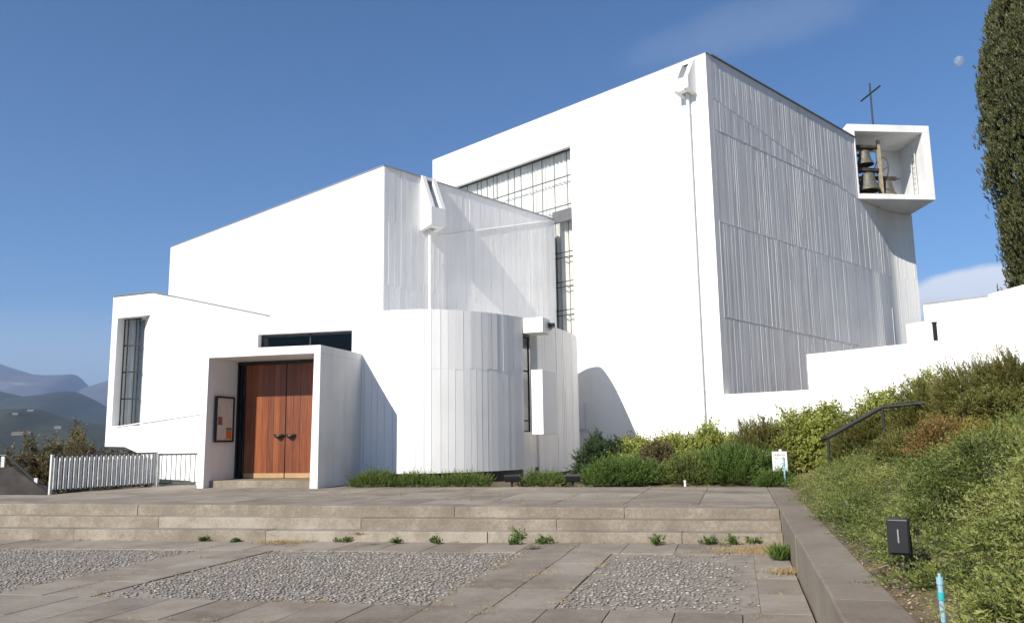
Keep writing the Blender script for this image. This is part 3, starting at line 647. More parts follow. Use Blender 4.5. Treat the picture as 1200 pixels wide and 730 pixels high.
# slot window
mb = MB(); mb.box(EP(uO0, zOB, -.32), EU * (uG1 - uO0 + .1), EV * .008, UP * (zO0 - zOB + .1)); so = mb.build('slot_window', M['glass'], church)
mb = MB(); hW = zO0 - zOB
for u in (uO0 + .0, uO0 + .13, uO0 + .42, uG1 - .05): mb.box(EP(u, zOB, -.30), EU * .022, EV * .03, UP * (hW + .05))
for k in range(5): mb.box(EP(uO0, zOB + hW * k / 4 - .02, -.295), EU * (uG1 - uO0 + .05), EV * .04, UP * .04)
mb.build('window_frame', M['dark'], so)
mb = MB()
pv = [(uO0 - .1 + (uG1 - uO0 + .3) * i / 40, -.9 + .06 * math.sin(i * .9)) for i in range(41)]
for (a, da), (b, db) in zip(pv[:-1], pv[1:]): mb.face([EP(a, zOB - .2, da), EP(b, zOB - .2, db), EP(b, zO0 + .4, db), EP(a, zO0 + .4, da)])
mb.build('curtain', simple('grey_curtain', (.60, .59, .57), .9), so)
# clerestory
mb = MB(); mb.box(EP(uC0, zCb - .01, -.2), EU * (uC1 - uC0), EV * .008, UP * (zCt - zCb + .1)); co = mb.build('clerestory_window', M['dglass'], church)
um = W(359.6, 390)[0]
mb = MB()
for u in (uC0, um, uC1 - .04): mb.box(EP(u, zCb, -.17), EU * .04, EV * .05, UP * (zCt - zCb - .02))
mb.box(EP(uC0 + .041, zCt - .09, -.17), EU * (uC1 - uC0 - .09), EV * .05, UP * .04); mb.build('window_frame', M['dark'], co)
mb = MB(); mb.box(EP(uC0 - .3, zCb - .4, -2.2), EU * (uC1 - uC0 + .6), EV * .1, UP * 1.6); mb.build('room_wall', M['inside'], co)

# ---- portico
VF = VE - 2.4; PF = EV * VF
def FP(x, y, dv=0): p = onpl(x, y, PF + EV * dv, 105); return p
def pz(x, y, dv=0): p = FP(x, y, dv); return p @ EU, p[2]
(ol, _), (il, _) = pz(230.4, 572), pz(238, 572); (olt, zo1) = pz(239, 410); (ilt, zi1) = pz(245, 419.5)
(orr, _), (irr, _) = pz(372, 572), pz(362.5, 572); (ort, zo2) = pz(376, 404); (irt, zi2) = pz(368, 414)
PZ = .44; zo = (zo1 + zo2) / 2; zi = (zi1 + zi2) / 2
def pv_(u, z, d=0): return uv(u, VF + d, z)
mb = MB(); DP = 2.39
mb.extrude([pv_(ol, PZ), pv_(il, PZ), pv_(ilt, zi), pv_(olt, zi)], EV * DP)
mb.extrude([pv_(irr, PZ), pv_(orr, PZ), pv_(ort, zi), pv_(irt, zi)], EV * DP)
mb.extrude([pv_(olt, zi), pv_(ort, zi), pv_(ort, zo2), pv_(olt, zo1)], EV * DP)
mb.build('portico', M['white_board'], church, bevel=.01)
zs = pz(300, 563, .25)[1]
mb = MB(); mb.box(pv_(il + .01, PZ, .25), EU * (irr - il - .02), EV * 2.1, UP * (zs - PZ)); mb.build('door_step', M['step'], church, bevel=.012)
DV = 1.3
def dz(x, y): return pz(x, y, DV)
ud0 = dz(285.5, 540)[0]; ug = dz(333.5, 540)[0]; ur = irt - .03; zdt = dz(330, 426)[1]; zdb = zs + .012
us0 = max(ilt, il) + .02
mb = MB()
mb.box(pv_(us0, zdt, DV - .03), EU * (irt - us0 - .02), EV * .12, UP * .06); mb.box(pv_(us0, zdt + .06, DV), EU * (irt - us0 - .02), EV * .1, UP * (zi - zdt - .062)); 
mb.build('door_frame', M['dark'], church)
sdl = MB(); sdl.box(pv_(us0, zdb, DV + .05), EU * (ud0 - us0), EV * .01, UP * (zdt - zdb)); sd = sdl.build('sidelight', M['dglass'], church)
mb = MB(); hh = zdt - zdb
for u in (us0 - .01, ud0 - .05): mb.box(pv_(u, zdb, DV), EU * .03, EV * .09, UP * hh)
for k in (0, 1 / 3, 2 / 3): mb.box(pv_(us0 + .036, zdb + hh * k, DV + .01), EU * (ud0 - us0 - .14), EV * .06, UP * .035)
mb.build('sidelight_frame', M['dark'], sd)
mb = MB(); mb.box(pv_(us0, zdb, DV + .4), EU * (ud0 - us0 + .05), EV * .05, UP * hh); mb.build('room_wall', simple('dim_plaster', (.5, .51, .53), .9), sd)
def leaf(u0, u1, hu):
    mb = MB(); nB = 7; w = (u1 - u0) / nB
    for k in range(nB):
        mb.cur = random.random(); mb.box(pv_(u0 + k * w + .003, zdb + .13, DV + random.uniform(0, .003)), EU * (w - .006), EV * .06, UP * (hh - .14))
    d_ = mb.build('door', M['wood'], church)
    mb = MB(); mb.box(pv_(u0 + .004, zdb, DV - .006), EU * (u1 - u0 - .008), EV * .07, UP * .128); mb.build('kick_plate', M['kick'], d_)
    zz = dz(333, 509)[1]; mb = MB()
    n = 10; sg = 1 if hu > (u0 + u1) / 2 else -1
    P = []
    for k in range(n + 1):
        a = k / n; P.append(pv_(hu - sg * .25 * a, zz - .05 * math.sin(a * math.pi), DV - .03 - .06 * math.sin(a * math.pi)))
    for k in range(n): mb.tube(P[k], P[k + 1], .028 + .02 * math.sin(k / n * math.pi), .028 + .02 * math.sin((k + 1) / n * math.pi), n=8)
    mb.build('handle', M['black'], d_)
leaf(ud0, ug - .012, ug - .05); leaf(ug + .012, ur, ug + .05)
mb = MB(); mb.box(pv_(ug - .012, zdb, DV + .03), EU * .024, EV * .02, UP * hh); mb.build('door_gap', M['black'], church)
mb = MB(); mb.box(pv_(us0, zdb, DV + .3), EU * (ur - us0), EV * .02, UP * hh); mb.build('dark_lobby', M['inside'], church)
# notice board on the inner side wall
lw0 = pv_((il + ilt) / 2, 0)
def lwp(x, y): p = onpl(x, y, lw0, 15); return (p @ EV - VF, p[2])
v0_, zt0 = lwp(252, 466); v1_, zt1 = lwp(271, 467); _, zb0_ = lwp(250, 516)
um_ = (il + ilt) / 2 + .035
def NP(v, z, n): return uv(um_ + n, VF + v, z)
nb = empty('notice_board', tuple(NP((v0_ + v1_) / 2, zb0_, 0)), 'framed notice board on the inner wall of the entrance porch', 'notice board')
mb = MB(); mb.box(NP(v0_, zb0_, 0), EV * (v1_ - v0_), EU * .03, UP * (zt0 - zb0_)); mb.build('backing', M['board'], nb)
mb = MB(); e = .045
for a, b, c, d in ((v0_ - e, v0_, zb0_ - e, zt0 + e), (v1_, v1_ + e, zb0_ - e, zt0 + e), (v0_, v1_, zb0_ - e, zb0_), (v0_, v1_, zt0, zt0 + e)): mb.box(NP(a, c, 0), EV * (b - a), EU * .06, UP * (d - c))
mb.build('frame', M['dark'], nb)
wv = v1_ - v0_; hz = zt0 - zb0_
mb = MB(); mb.box(NP(v0_ + wv * .10, zb0_ + hz * .36, .031), EV * wv * .26, EU * .003, UP * hz * .2); mb.build('poster', M['ink'], nb)
mb = MB(); mb.box(NP(v0_ + wv * .14, zb0_ + hz * .40, .035), EV * wv * .18, EU * .002, UP * hz * .13); mb.build('poster_print', M['red'], nb)
mb = MB(); mb.box(NP(v0_ + wv * .62, zb0_ + hz * .03, .031), EV * wv * .34, EU * .003, UP * hz * .2); mb.build('poster', M['orange'], nb)
mb = MB(); mb.box(NP(v0_ + wv * .62, zb0_ + hz * .24, .031), EV * wv * .34, EU * .003, UP * hz * .06); mb.build('poster', M['ink'], nb)

# ---- rounded chapel
pl = [uv(uE - .15, VE + .03, 0)] + [onz(x, y, ZC) * [1, 1, 0] for x, y in ((450, 364), (480, 362.6), (500, 362.2), (530, 363), (560, 365), (590, 368.5), (612, 372))]
pr = [onz(x, y, ZC) * [1, 1, 0] for x, y in ((629, 376.3), (640, 380), (660, 387), (672, 392), (676.3, 395.5))]
pr += [pr[-1] + np.array([-.10, .22, 0]), pr[-1] + np.array([-.5, .55, 0]), pr[-1] + np.array([-1.2, .75, 0])]
AL, AR = smoothpath(pl), smoothpath(pr)
PLf, NLf, LL = path_fn(AL); PRf, NRf, LR = path_fn(AR)
ZCB = .74
ribbed('curved_wall', M['drum'], PLf, NLf, 0, LL, lambda t: ZCB, lambda t: ZC, [lambda t: 3.55 if t > 1.6 else 6], wmin=.15, wmax=.26, tilt=.0018, ridge_p=.0, proud=.001, seed=33, gap=.004)
ribbed('curved_wall', M['pale_board'], PRf, NRf, 0, LR, lambda t: ZCB - .2, lambda t: ZC, [], wmin=.15, wmax=.24, tilt=.005, ridge_p=.2, proud=.006, seed=34)
mb = MB(); ring = [p for p in AL[::3]] + [p for p in AR[::3]]
cen = np.mean(ring, axis=0); sh = [cen + (p - cen) * .97 for p in ring]
extra = [L(6.5, 0, .05) * [1, 1, 0], K(4, 0, .1) * [1, 1, 0]]
mb.hexa([p * [1, 1, 0] + UP * (ZC - .3) for p in sh + extra], [p * [1, 1, 0] + UP * (ZC - .08) for p in sh + extra]); mb.build('chapel_roof', M['grey_board'], church)
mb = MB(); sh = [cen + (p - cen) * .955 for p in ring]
mb.hexa([p * [1, 1, 0] + UP * .2 for p in sh + extra], [p * [1, 1, 0] + UP * (ZCB + .03) for p in sh + extra]); mb.build('recess_shade_plinth', M['black'], church)  # set-back base; its black colour stands in for shade in the gap
# slot with hood, glass and fin
a_, b_ = AL[-1], AR[0]; dd = (b_ - a_); gl = np.linalg.norm(dd); dd /= gl; nn = np.array([dd[1], -dd[0], 0])
zh1 = ZC - .02; zh0 = onz_h = ondepth(613, 391, a_[1])[2]; zs0 = ondepth(614, 506, a_[1])[2]
mb = MB(); mb.box(a_ + nn * -.35 + UP * zs0, dd * gl, nn * .01, UP * (zh0 - zs0)); sw_ = mb.build('chapel_window', M['glass'], church)
mb = MB()
for k in (0, .97): mb.box(a_ + dd * gl * k - nn * .34 + UP * zs0, dd * .03, nn * .05, UP * (zh0 - zs0))
for z in (zs0, ondepth(614, 493, a_[1])[2], ondepth(614, 433, a_[1])[2], zh0 - .04): mb.box(a_ - nn * .34 + UP * z, dd * gl, nn * .045, UP * .04)
mb.build('window_frame', M['dark'], sw_)
mb = MB(); mb.box(a_ - nn * .62 + UP * (zs0 - .1), dd * gl, nn * .03, UP * (zh0 - zs0 + .2)); mb.build('window_blind', simple('grey_blind', (.42, .40, .38), .9), sw_)
mb = MB(); mb.box(a_ - nn * .6 + UP * .4, dd * gl, nn * .55, UP * (zs0 - .4)); mb.build('sill_wall', M['pale_board'], church)
hx = azd(108); hy = azd(18)
h0 = ondepth(613, 380, a_[1] - .12) * [1, 1, 0]; h1 = ondepth(636, 380, a_[1] - .35) * [1, 1, 0]
zb_h = ondepth(613, 390.5, a_[1] - .12)[2]; zt_h = ondepth(613, 373, a_[1] - .12)[2]
mb = MB(); hv = h1 - h0; mb.hexa([p + UP * zb_h for p in (h0, h1, h1 + azd(20) * .75, h0 + azd(20) * .75)], [p + UP * zt_h for p in (h0, h1, h1 + azd(20) * .75, h0 + azd(20) * .75)]); mb.build('window_hood', M['white'], church, bevel=.01)
f0 = ondepth(623, 470, 24.05); f1 = ondepth(636.3, 470, 23.95); zf1 = ondepth(630, 433, 24)[2]; zf0 = ondepth(630, 509, 24)[2]
mb = MB(); q = [f0 * [1, 1, 0], f1 * [1, 1, 0], f1 * [1, 1, 0] + azd(23) * 1.25, f0 * [1, 1, 0] + azd(23) * .9]
mb.hexa([p + UP * zf0 for p in q], [p + UP * zf1 for p in q]); mb.build('window_fin', M['white'], church, bevel=.01)
ph = ondepth(1097, 402, 31.0); mb = MB(); mb.cbox(ph, .12, .1, .75); mb.cbox(ph + UP * .751, .16, .14, .05); o = mb.build('dark_post', M['dark']); tag(o, 'small dark upright post peeking over the low white wall', 'lamp')  # plain dark post behind the low wall, not a lamp
# small lamp under the hood and a meter box on the wall behind
lp = ondepth(646, 381, a_[1] + .2)
lm = empty('wall_floodlight', tuple(lp), 'small grey floodlight beside the chapel window hood', 'floodlight')
mb = MB(); mb.box(lp + np.array([-.1, -.1, -.1]), np.array([.22, 0, 0]), np.array([0, .14, 0]), np.array([0, .03, .18])); mb.build('lamp_body', M['grey'], lm)
mb = MB(); mb.box(lp + np.array([-.08, -.105, -.07]), np.array([.18, 0, 0]), np.array([0, .004, 0]), np.array([0, .02, .12])); mb.build('lamp_lens', M['lens'], lm)
mb = MB(); mb.tube(lp + np.array([0, 0, -.1]), lp + np.array([-.08, .35, -.18]), .02); mb.build('lamp_bracket', M['grey'], lm)
sx, sz = sL(683, 480); sx2, sz2 = sL(679, 503)
mb = MB(); mb.box(L(sx - .12, sz2, 0), D1 * .5, NL * .10, UP * 1.0); mb.build('meter_cupboard', M['white'], church, bevel=.01)

# ---- monastery walls at the right
def zat(x, y, Y): return ondepth(x, y, Y)[2]
def xy(x, Y): p = ondepth(x, 500, Y); return np.array([p[0], p[1], 0])
mw = MB(); a = xy(1095, 33.0); b = onpl(1176, 348, a, -44) * [1, 1, 0]; zz = ondepth(1095, 357, 33)[2]
mw.hexa([a, b, b + D2 * 4, a + D2 * 4], [p + UP * (zz) for p in (a, b, b + D2 * 4, a + D2 * 4)]); o = mw.build('white_building', M['white'])
tag(o, 'plain white flat-topped building between the bell pier and the cypress', 'building')
m2 = MB(); m2.hexa([p + UP * (zz + .003) for p in (a - fx * .03, b, b + D2 * 4, a + D2 * 4)], [p + UP * (zz + .06) for p in (a - fx * .03, b, b + D2 * 4, a + D2 * 4)]); ORG[o.name] = ORG[o.name]; m2.build('coping', M['grey'], o)
mw = MB(); a = xy(1174, 27.5); zz = ondepth(1174, 345, 27.5)[2]; b = onpl(1230, 325, a, 132) * [1, 1, 0]; zz2 = onpl(1230, 325, a, 132)[2]
mw.hexa([a, b, b + D2 * 3, a + D2 * 3], [a + UP * zz, b + UP * zz2, b + D2 * 3 + UP * zz2, a + D2 * 3 + UP * zz]); o = mw.build('white_side_building', M['white'])
tag(o, 'white wall block with sloping top under the cypress at the right edge', 'building')
mw = MB(); a = xy(1072, 35.5); b = xy(1094.5, 34.5); zz = zat(1084, 378, 35)
mw.hexa([a, b, b + D2 * .4, a + D2 * .4], [p + UP * zz for p in (a, b, b + D2 * .4, a + D2 * .4)]); o = mw.build('white_link_wall', M['white'])
tag(o, 'short low white wall filling the gap beside the curved pier', 'wall')

# ------------------------------------------------------------------ railings
def railing(name, P0, P1, h, nb, label, wide):
    t = empty(name, tuple((P0 + P1) / 2), label, 'railing'); d = (P1 - P0); Ln = np.linalg.norm(d); d /= Ln; s = np.array([d[1], -d[0], 0])
    for k in (0, 1):
        p = P0 + (P1 - P0) * k; mb = MB(); mb.box(p - d * .03 - s * .03 - UP * .05, d * .06, s * .06, UP * (h + .06)); mb.build('post', M['rail'], t)
    mb = MB(); mb.box(P0 + d * .031 - s * .025 + UP * (h - .05), d * (Ln - .062), s * .05, UP * .05); mb.build('top_rail', M['railtop'], t)
    mb = MB(); mb.box(P0 + d * .031 - s * .02 + UP * .05, d * (Ln - .062), s * .04, UP * .04); mb.build('bottom_rail', M['railtop'], t)
    for k in range(nb):
        p = P0 + d * (Ln * (k + .7) / (nb + .4)); mb = MB()
        if wide: mb.hexa([p - d * .012 - s * .05 + UP * .07, p + d * .018 - s * .05 + UP * .07, p + d * .018 + s * .05 + UP * .07, p - d * .012 + s * .05 + UP * .07], [p - d * .012 - s * .05 + UP * (h - .08), p + d * .018 - s * .05 + UP * (h - .08), p + d * .018 + s * .05 + UP * (h - .03), p - d * .012 + s * .05 + UP * (h - .03)])
        else: mb.box(p - d * .008 - s * .008 + UP * .09, d * .016, s * .016, UP * (h - .14))
        mb.build('baluster', M['rail'] if wide else M['railtop'], t)
r0 = onz(58.5, 578, .5); r1 = onz(181, 569.5, .5); r2 = onz(231.5, 568.3, .5)
hR = ondepth(58.5, 533, r0[1])[2] - .5
railing('white_railing', r0, r1, hR, 22, 'white railing of close flat slats at the terrace edge', True)
railing('thin_railing', r1 + EV * .12, r2, ondepth(182, 531.5, r1[1])[2] - .5, 8, 'thin dark railing between white slats and the porch', False)
# stair going down at the left
st = empty('stair_parapet', tuple(onz(20, 579, .5)), 'dark concrete stair parapet with black handrail at far left', 'parapet')
Yp = 20.6
mb = MB(); q = [ondepth(x, y, Yp) for x, y in ((-160, 600), (56, 600), (56, 578), (14, 547.5), (-160, 547.5))]; mb.extrude(q, EV * .25); mb.build('wall', simple('dark_concrete', (.055, .047, .042), .9, 0, .35, 3, .4, 20), st)
mb = MB(); P = [ondepth(x, y, Yp + .12) for x, y in ((-150, 533.5), (8, 533.5), (55, 576.5))]
for k in (0, 1): mb.tube(P[k], P[k + 1], .032)
mb.build('handrail', M['black'], st)
for x, y, h in ((3, 548, 13), (42, 566, 6)):
    mb = MB(); p = ondepth(x, y, Yp + .1); mb.box(p - np.array([.04, .02, .0]), np.array([.08, 0, 0]), np.array([0, .04, 0]), UP * (h * Yp / 965)); mb.build('post', M['rail'], st)

# ------------------------------------------------------------------ foliage
def unit(a): return a / np.maximum(1e-9, np.linalg.norm(a, axis=-1, keepdims=True))
def sprays(P, A, Ln, k, ll, lw, ang, droop=0.0, base=0.08):
    n = len(P); t = np.linspace(base, 1, k)[None, :] + RNG.uniform(-.5, .5, (n, k)) / k
    ax = A[:, None, :]; pos = P[:, None, :] + ax * (Ln[:, None] * t)[..., None]; pos[..., 2] -= droop * Ln[:, None] * t * t
    rv = unit(RNG.normal(size=(n, k, 3))); pp = unit(rv - (rv * ax).sum(-1, keepdims=True) * ax)
    d = unit(ax * np.cos(ang) + pp * np.sin(ang) + RNG.normal(0, .15, (n, k, 3)))
    sd = unit(np.cross(d, unit(RNG.normal(size=(n, k, 3)))))
    l = (ll * RNG.uniform(.6, 1.25, (n, k)))[..., None] * (1.1 - .4 * np.clip(t, 0, 1))[..., None]; w = l * lw
    v = np.stack([pos, pos + d * l * .5 + sd * w * .5, pos + d * l, pos + d * l * .5 - sd * w * .5], 2).reshape(-1, 3)
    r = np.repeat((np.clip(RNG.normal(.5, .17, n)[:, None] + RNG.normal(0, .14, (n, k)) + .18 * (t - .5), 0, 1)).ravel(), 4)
    return v, r
def leaf_obj(name, V, r, mat, parent=None):
    return mesh_obj(name, V, np.arange(len(V)).reshape(-1, 4), mat, parent, r)
def lump(d, seed, f=2.2):
    return np.array([mnoise.noise((x * f + seed, y * f, z * f + 7)) for x, y, z in d])
KINDS = {   # spray length, leaves per spray, leaf length, width ratio, angle, droop
    'juniper': (.30, 22, .055, .30, .55, .10), 'rosemary': (.34, 24, .07, .32, .45, .02), 'lime': (.36, 15, .10, .55, .9, .05),
    'deep': (.30, 20, .085, .42, .8, .08), 'olive': (.36, 26, .075, .26, .5, .03), 'rusty': (.34, 22, .07, .32, .7, .05), 'yellow': (.34, 22, .065, .36, .8, .05), 'brownish': (.4, 20, .11, .42, .8, .05)}
def bush(c, rx, ry, rz, kind, label, cat='shrub', name='shrub', dens=1.0, up=.55, scale=1.0, seed=None, group=None, mat=None):
    """uneven crown of sprays on a few stems; c is the foot of the plant"""
    c = np.asarray(c, float); seed = seed if seed is not None else RNG.uniform(0, 50)
    t = empty(name, tuple(c), label, cat, group)
    L0, k, ll, lw, ang, dr = KINDS[kind]; L0 *= scale; ll *= scale
    n = int(dens * 430 * (rx * ry + rx * rz + ry * rz) / (scale ** 2)) + 25
    d = unit(RNG.normal(size=(n, 3))); d[:, 2] = np.abs(d[:, 2]) * 1.0 - .12; d = unit(d)
    q = 1 + .34 * lump(d, seed) + .16 * lump(d, seed + 9, 5.5)
    f = RNG.uniform(.45, 1, n) ** .6 * q
    P = c + d * f[:, None] * np.array([rx, ry, rz]) * .86; P[:, 2] = np.maximum(P[:, 2], c[2] + .02)
    A = unit(d * np.array([1 / rx, 1 / ry, 1 / rz]) * min(rx, rz) + np.array([0, 0, up]) + RNG.normal(0, .32, (n, 3)))
    V, r = sprays(P, A, L0 * RNG.uniform(.6, 1.35, n), k, ll, lw, ang, dr)
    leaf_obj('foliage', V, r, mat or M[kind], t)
    mb = MB()
    for _ in range(9):
        a = RNG.uniform(0, 6.28); e = RNG.uniform(.3, .85); p = c + np.array([math.cos(a) * rx * e * .8, math.sin(a) * ry * e * .8, rz * RNG.uniform(.45, .8)]); m_ = c + (p - c) * .5 + np.array([0, 0, rz * .12])
        mb.tube(c + np.array([math.cos(a), math.sin(a), 0]) * .04 - UP * .1, m_, .022 * scale, .014 * scale, n=5); mb.tube(m_, p, .014 * scale, .005, n=5)
    mb.build('stem', M['bark'], t)
    return t
def at(x, Y, y=500): p = ondepth(x, y, Y); u, v = p @ EU, p @ EV; return np.array([p[0], p[1], gz(u, v) if u > 1 or v > 19 else .5])
def px_bush(x, ytop, hw, Y, kind, label, **kw):
    c = at(x, Y); zt = ondepth(x, ytop, Y)[2]; rx = hw * Y / 965; 
    return bush(c, rx, kw.pop('ry', rx * .9), max(.3, zt - c[2]), kind, label, **kw)
# strip of low green plants along the chapel's foot
for x, Y, yt, hw, lb in ((440, 20.9, 553, 30, 'low green plant at the foot of the porch side, leftmost of the strip'), (488, 20.9, 557, 28, 'low green plant under the middle of the rounded chapel wall'),
                         (545, 20.7, 559, 36, 'low green plant left of the first small black ground lamp'), (636, 20.4, 557, 34, 'low green plant between the two small black ground lamps')):
    px_bush(x, yt, hw, Y, 'rosemary', lb, cat='plant', name='low_plant', dens=.85, scale=.62, group='low plants along the chapel foot', ry=.35, mat=M['strip'])
SPEC = [
    (712, 512, 40, 22.6, 'deep', 'dark green rounded shrub against the right end of the chapel', dict(dens=1.3, scale=.9)),
    (728, 541, 46, 20.2, 'rosemary', 'fresh green low shrub nearest the second ground lamp', dict(dens=1.5, scale=.75, ry=.8)),
    (752, 518, 34, 22.0, 'lime', 'yellow green leafy shrub just right of the dark rounded shrub', dict(dens=1.0, scale=.9)),
    (768, 519, 16, 21.0, 'brownish', 'narrow brown upright conifer among the leafy shrubs', dict(dens=2.2, scale=.6, up=1.5)),
    (795, 513, 36, 22.6, 'lime', 'lime green leafy shrub left of the foot of the long downpipe', dict(dens=1.0, scale=.9)),
    (836, 503, 32, 22.8, 'lime', 'lime green leafy shrub right at the foot of the long downpipe', dict(dens=1.0, scale=.95)),
    (806, 536, 34, 20.2, 'rosemary', 'dusty green needle-leaved shrub behind the terrace edge', dict(dens=1.3, scale=.8, mat=M['juniper'])),
    (862, 525, 46, 19.9, 'rosemary', 'wide green needle-leaved shrub left of the white sign', dict(dens=1.3, scale=.8)),
    (893, 492, 44, 20.8, 'olive', 'tall dark olive conifer shrub behind the white sign', dict(dens=1.3, scale=.9, up=.9)),
    (940, 483, 34, 20.6, 'lime', 'yellow green shrub between the dark conifer and the handrail', dict(dens=1.1, scale=.9)),
    (972, 474, 28, 20.8, 'lime', 'yellow green shrub with a tall shoot left of the handrail end', dict(dens=.9, scale=.9)),
    (1010, 487, 36, 18.6, 'olive', 'low olive shrub under the sloping handrail', dict(dens=1.2, scale=.8)),
    (1042, 458, 30, 19.2, 'lime', 'light green leafy shrub above the top of the handrail', dict(dens=.8, scale=.9)),
    (1092, 450, 46, 17.0, 'olive', 'olive shrub right of the top of the handrail', dict(dens=1.2, scale=.8)),
    (1098, 436, 28, 19.0, 'lime', 'pale leafy bush high up against the white stepped wall', dict(dens=.6, scale=.9, up=1.0)),
    (1150, 424, 52, 15.8, 'olive', 'big dark olive conifer shrub below the white side building', dict(dens=1.2, scale=.8, mat=M['olive'])),
    (1205, 412, 50, 15.0, 'olive', 'tall olive conifer shrub cut by the right edge', dict(dens=1.2, scale=.8)),
    (1170, 455, 50, 13.8, 'deep', 'dark spreading conifer below the tall olive shrub', dict(dens=1.2, scale=.7, mat=M['olive'])),
    (1108, 496, 38, 13.6, 'rusty', 'rust brown shrub in the middle of the planted slope', dict(dens=1.3, scale=.8)),
    (1062, 508, 36, 15.0, 'rusty', 'faded brown green shrub left of the rust brown shrub', dict(dens=1.1, scale=.75, mat=M['olive'])),
    (1153, 503, 40, 11.2, 'yellow', 'yellow leaved shrub right of the rust brown shrub', dict(dens=1.2, scale=.7)),
    (1205, 510, 36, 11.4, 'juniper', 'grey green shrub at the right edge beside the yellow shrub', dict(dens=1.2, scale=.75)),
]
for x, yt, hw, Y, kd, lb, kw in SPEC: px_bush(x, yt, hw * (1.22 if Y > 19 else 1.08), Y, kd, lb, **kw)
px_bush(905, 553, 22, 18.5, 'rosemary', 'tiny green plant at the foot of the white sign', cat='plant', name='low_plant', dens=1.6, scale=.55, ry=.25)
# behind the left railing
for x, yt, hw, Y, lb, zb in ((60, 512, 40, 27, 'brown and green bush behind the slatted railing, left one', -2.2), (98, 506, 44, 30, 'tall brownish bush behind the middle of the slatted railing', -3.5), (150, 520, 32, 26, 'green brown bush below the white block beside the railing', -2.2), (26, 522, 30, 31, 'dark brown bush behind the stair handrail', -3)):
    p = ondepth(x, 500, Y); c = np.array([p[0], p[1], zb]); zt = ondepth(x, yt, Y)[2]
    bush(c, hw * Y / 880, hw * Y / 965, (zt - zb) * 1.02, 'brownish', lb, 'bush', 'bush', dens=1.1, scale=.95)
p = ondepth(206, 500, 23.6); bush(np.array([p[0], p[1], -.6]), 1.0, .7, 1.15, 'rosemary', 'bright green plants behind the thin dark railing', 'plant', 'low_plant', dens=1.6, scale=.8)
# juniper carpet
def carpet():
    m = 12500
    u_ = 1.0 + 8.5 * RNG.random(m) ** 1.3; v_ = RNG.uniform(1.2, 19.6, m)
    n3 = lambda f, o: np.array([mnoise.noise((a * f, b * f, o)) for a, b in zip(u_, v_)])
    w, w2, w3 = n3(.9, 1.7), n3(2.6, 9), n3(.45, 31)
    edge = np.clip((u_ - 1.0 - .03 - .17 * (w2 + .3) * (v_ < 8)) * 7, .10, 1) * np.clip(1.7 - v_ / 15, .4, 1)
    keep = (RNG.random(m) < edge) & ~((v_ > 5.6) & (v_ < 6.4) & (u_ < 1.3))
    u_, v_, w, w2, w3 = (q[keep] for q in (u_, v_, w, w2, w3)); m = len(u_)
    nd = 130; du_ = 1.15 + 8.3 * RNG.random(nd) ** 1.15; dv_ = RNG.uniform(1.5, 19.5, nd); dr = RNG.uniform(.35, .85, nd) * np.clip(.55 + du_ * .12, .6, 1.1); dh = dr * RNG.uniform(.6, 1.15, nd); dt = RNG.normal(.03, .24, nd)
    q2 = ((u_[:, None] - du_) ** 2 + (v_[:, None] - dv_) ** 2) / dr ** 2; hh_ = np.sqrt(np.clip(1 - q2, 0, 1)) * dh; bi = hh_.argmax(1)
    hmax = (.06 + hh_.max(1) + np.clip(.12 * w2, -.1, .2)) * np.clip((u_ - .9) * 1.3, .2, 1) * np.clip((17 - v_) / 7, .5, 1)
    kp = (hh_.max(1) > .05) | (RNG.random(m) < .35); u_, v_, w, w2, hmax, bi, hh_ = (q[kp] for q in (u_, v_, w, w2, hmax, bi, hh_)); m = len(u_)
    dtone = np.where(hh_.max(1) > 0, dt[bi], -.05)
    z = np.array([gz(a, b) for a, b in zip(u_, v_)]) + hmax * RNG.uniform(.7, 1, m)
    Cc = u_[:, None] * EU + v_[:, None] * EV + z[:, None] * UP
    k = np.clip(16 - v_ * .45, 7, 16).astype(int); idx = np.repeat(np.arange(m), k); n = len(idx)
    size = RNG.uniform(.75, 1.5, m) * np.clip(.8 + v_ * .03, .8, 1.3)
    d = unit(RNG.normal(size=(n, 3)) * np.array([1, 1, .7]) + np.array([-.12, -.12, .35]))
    P = Cc[idx] + d * (RNG.uniform(0, .05, n))[:, None]
    Ln = size[idx] * RNG.uniform(.10, .28, n)
    A = unit(d + RNG.normal(0, .2, (n, 3)))
    V, r = sprays(P, A, Ln, 18, .036, .34, .55, .25)
    tone = RNG.normal(0, .13, m) + w * .20 + dtone
    r = np.clip(r + np.repeat(tone[idx], 18 * 4), 0, 1)
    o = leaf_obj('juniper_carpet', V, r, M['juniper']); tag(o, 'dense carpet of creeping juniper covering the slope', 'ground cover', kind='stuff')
    # woody twigs showing through
    mb = MB()
    for _ in range(520):
        k = RNG.integers(n); p = P[k] - UP * .03; a = RNG.uniform(0, 6.28); q = p + np.array([math.cos(a) * .2, math.sin(a) * .2, RNG.uniform(-.03, .10)]); mb.tube(p, (p + q) / 2 + UP * .03, .006, .005, n=4); mb.tube((p + q) / 2 + UP * .03, q, .005, .002, n=4)
    o2 = mb.build('juniper_twigs', simple('grey_twig', (.27, .22, .17), .9)); tag(o2, 'bare grey twigs poking through the juniper carpet', 'twigs', kind='stuff')
carpet()
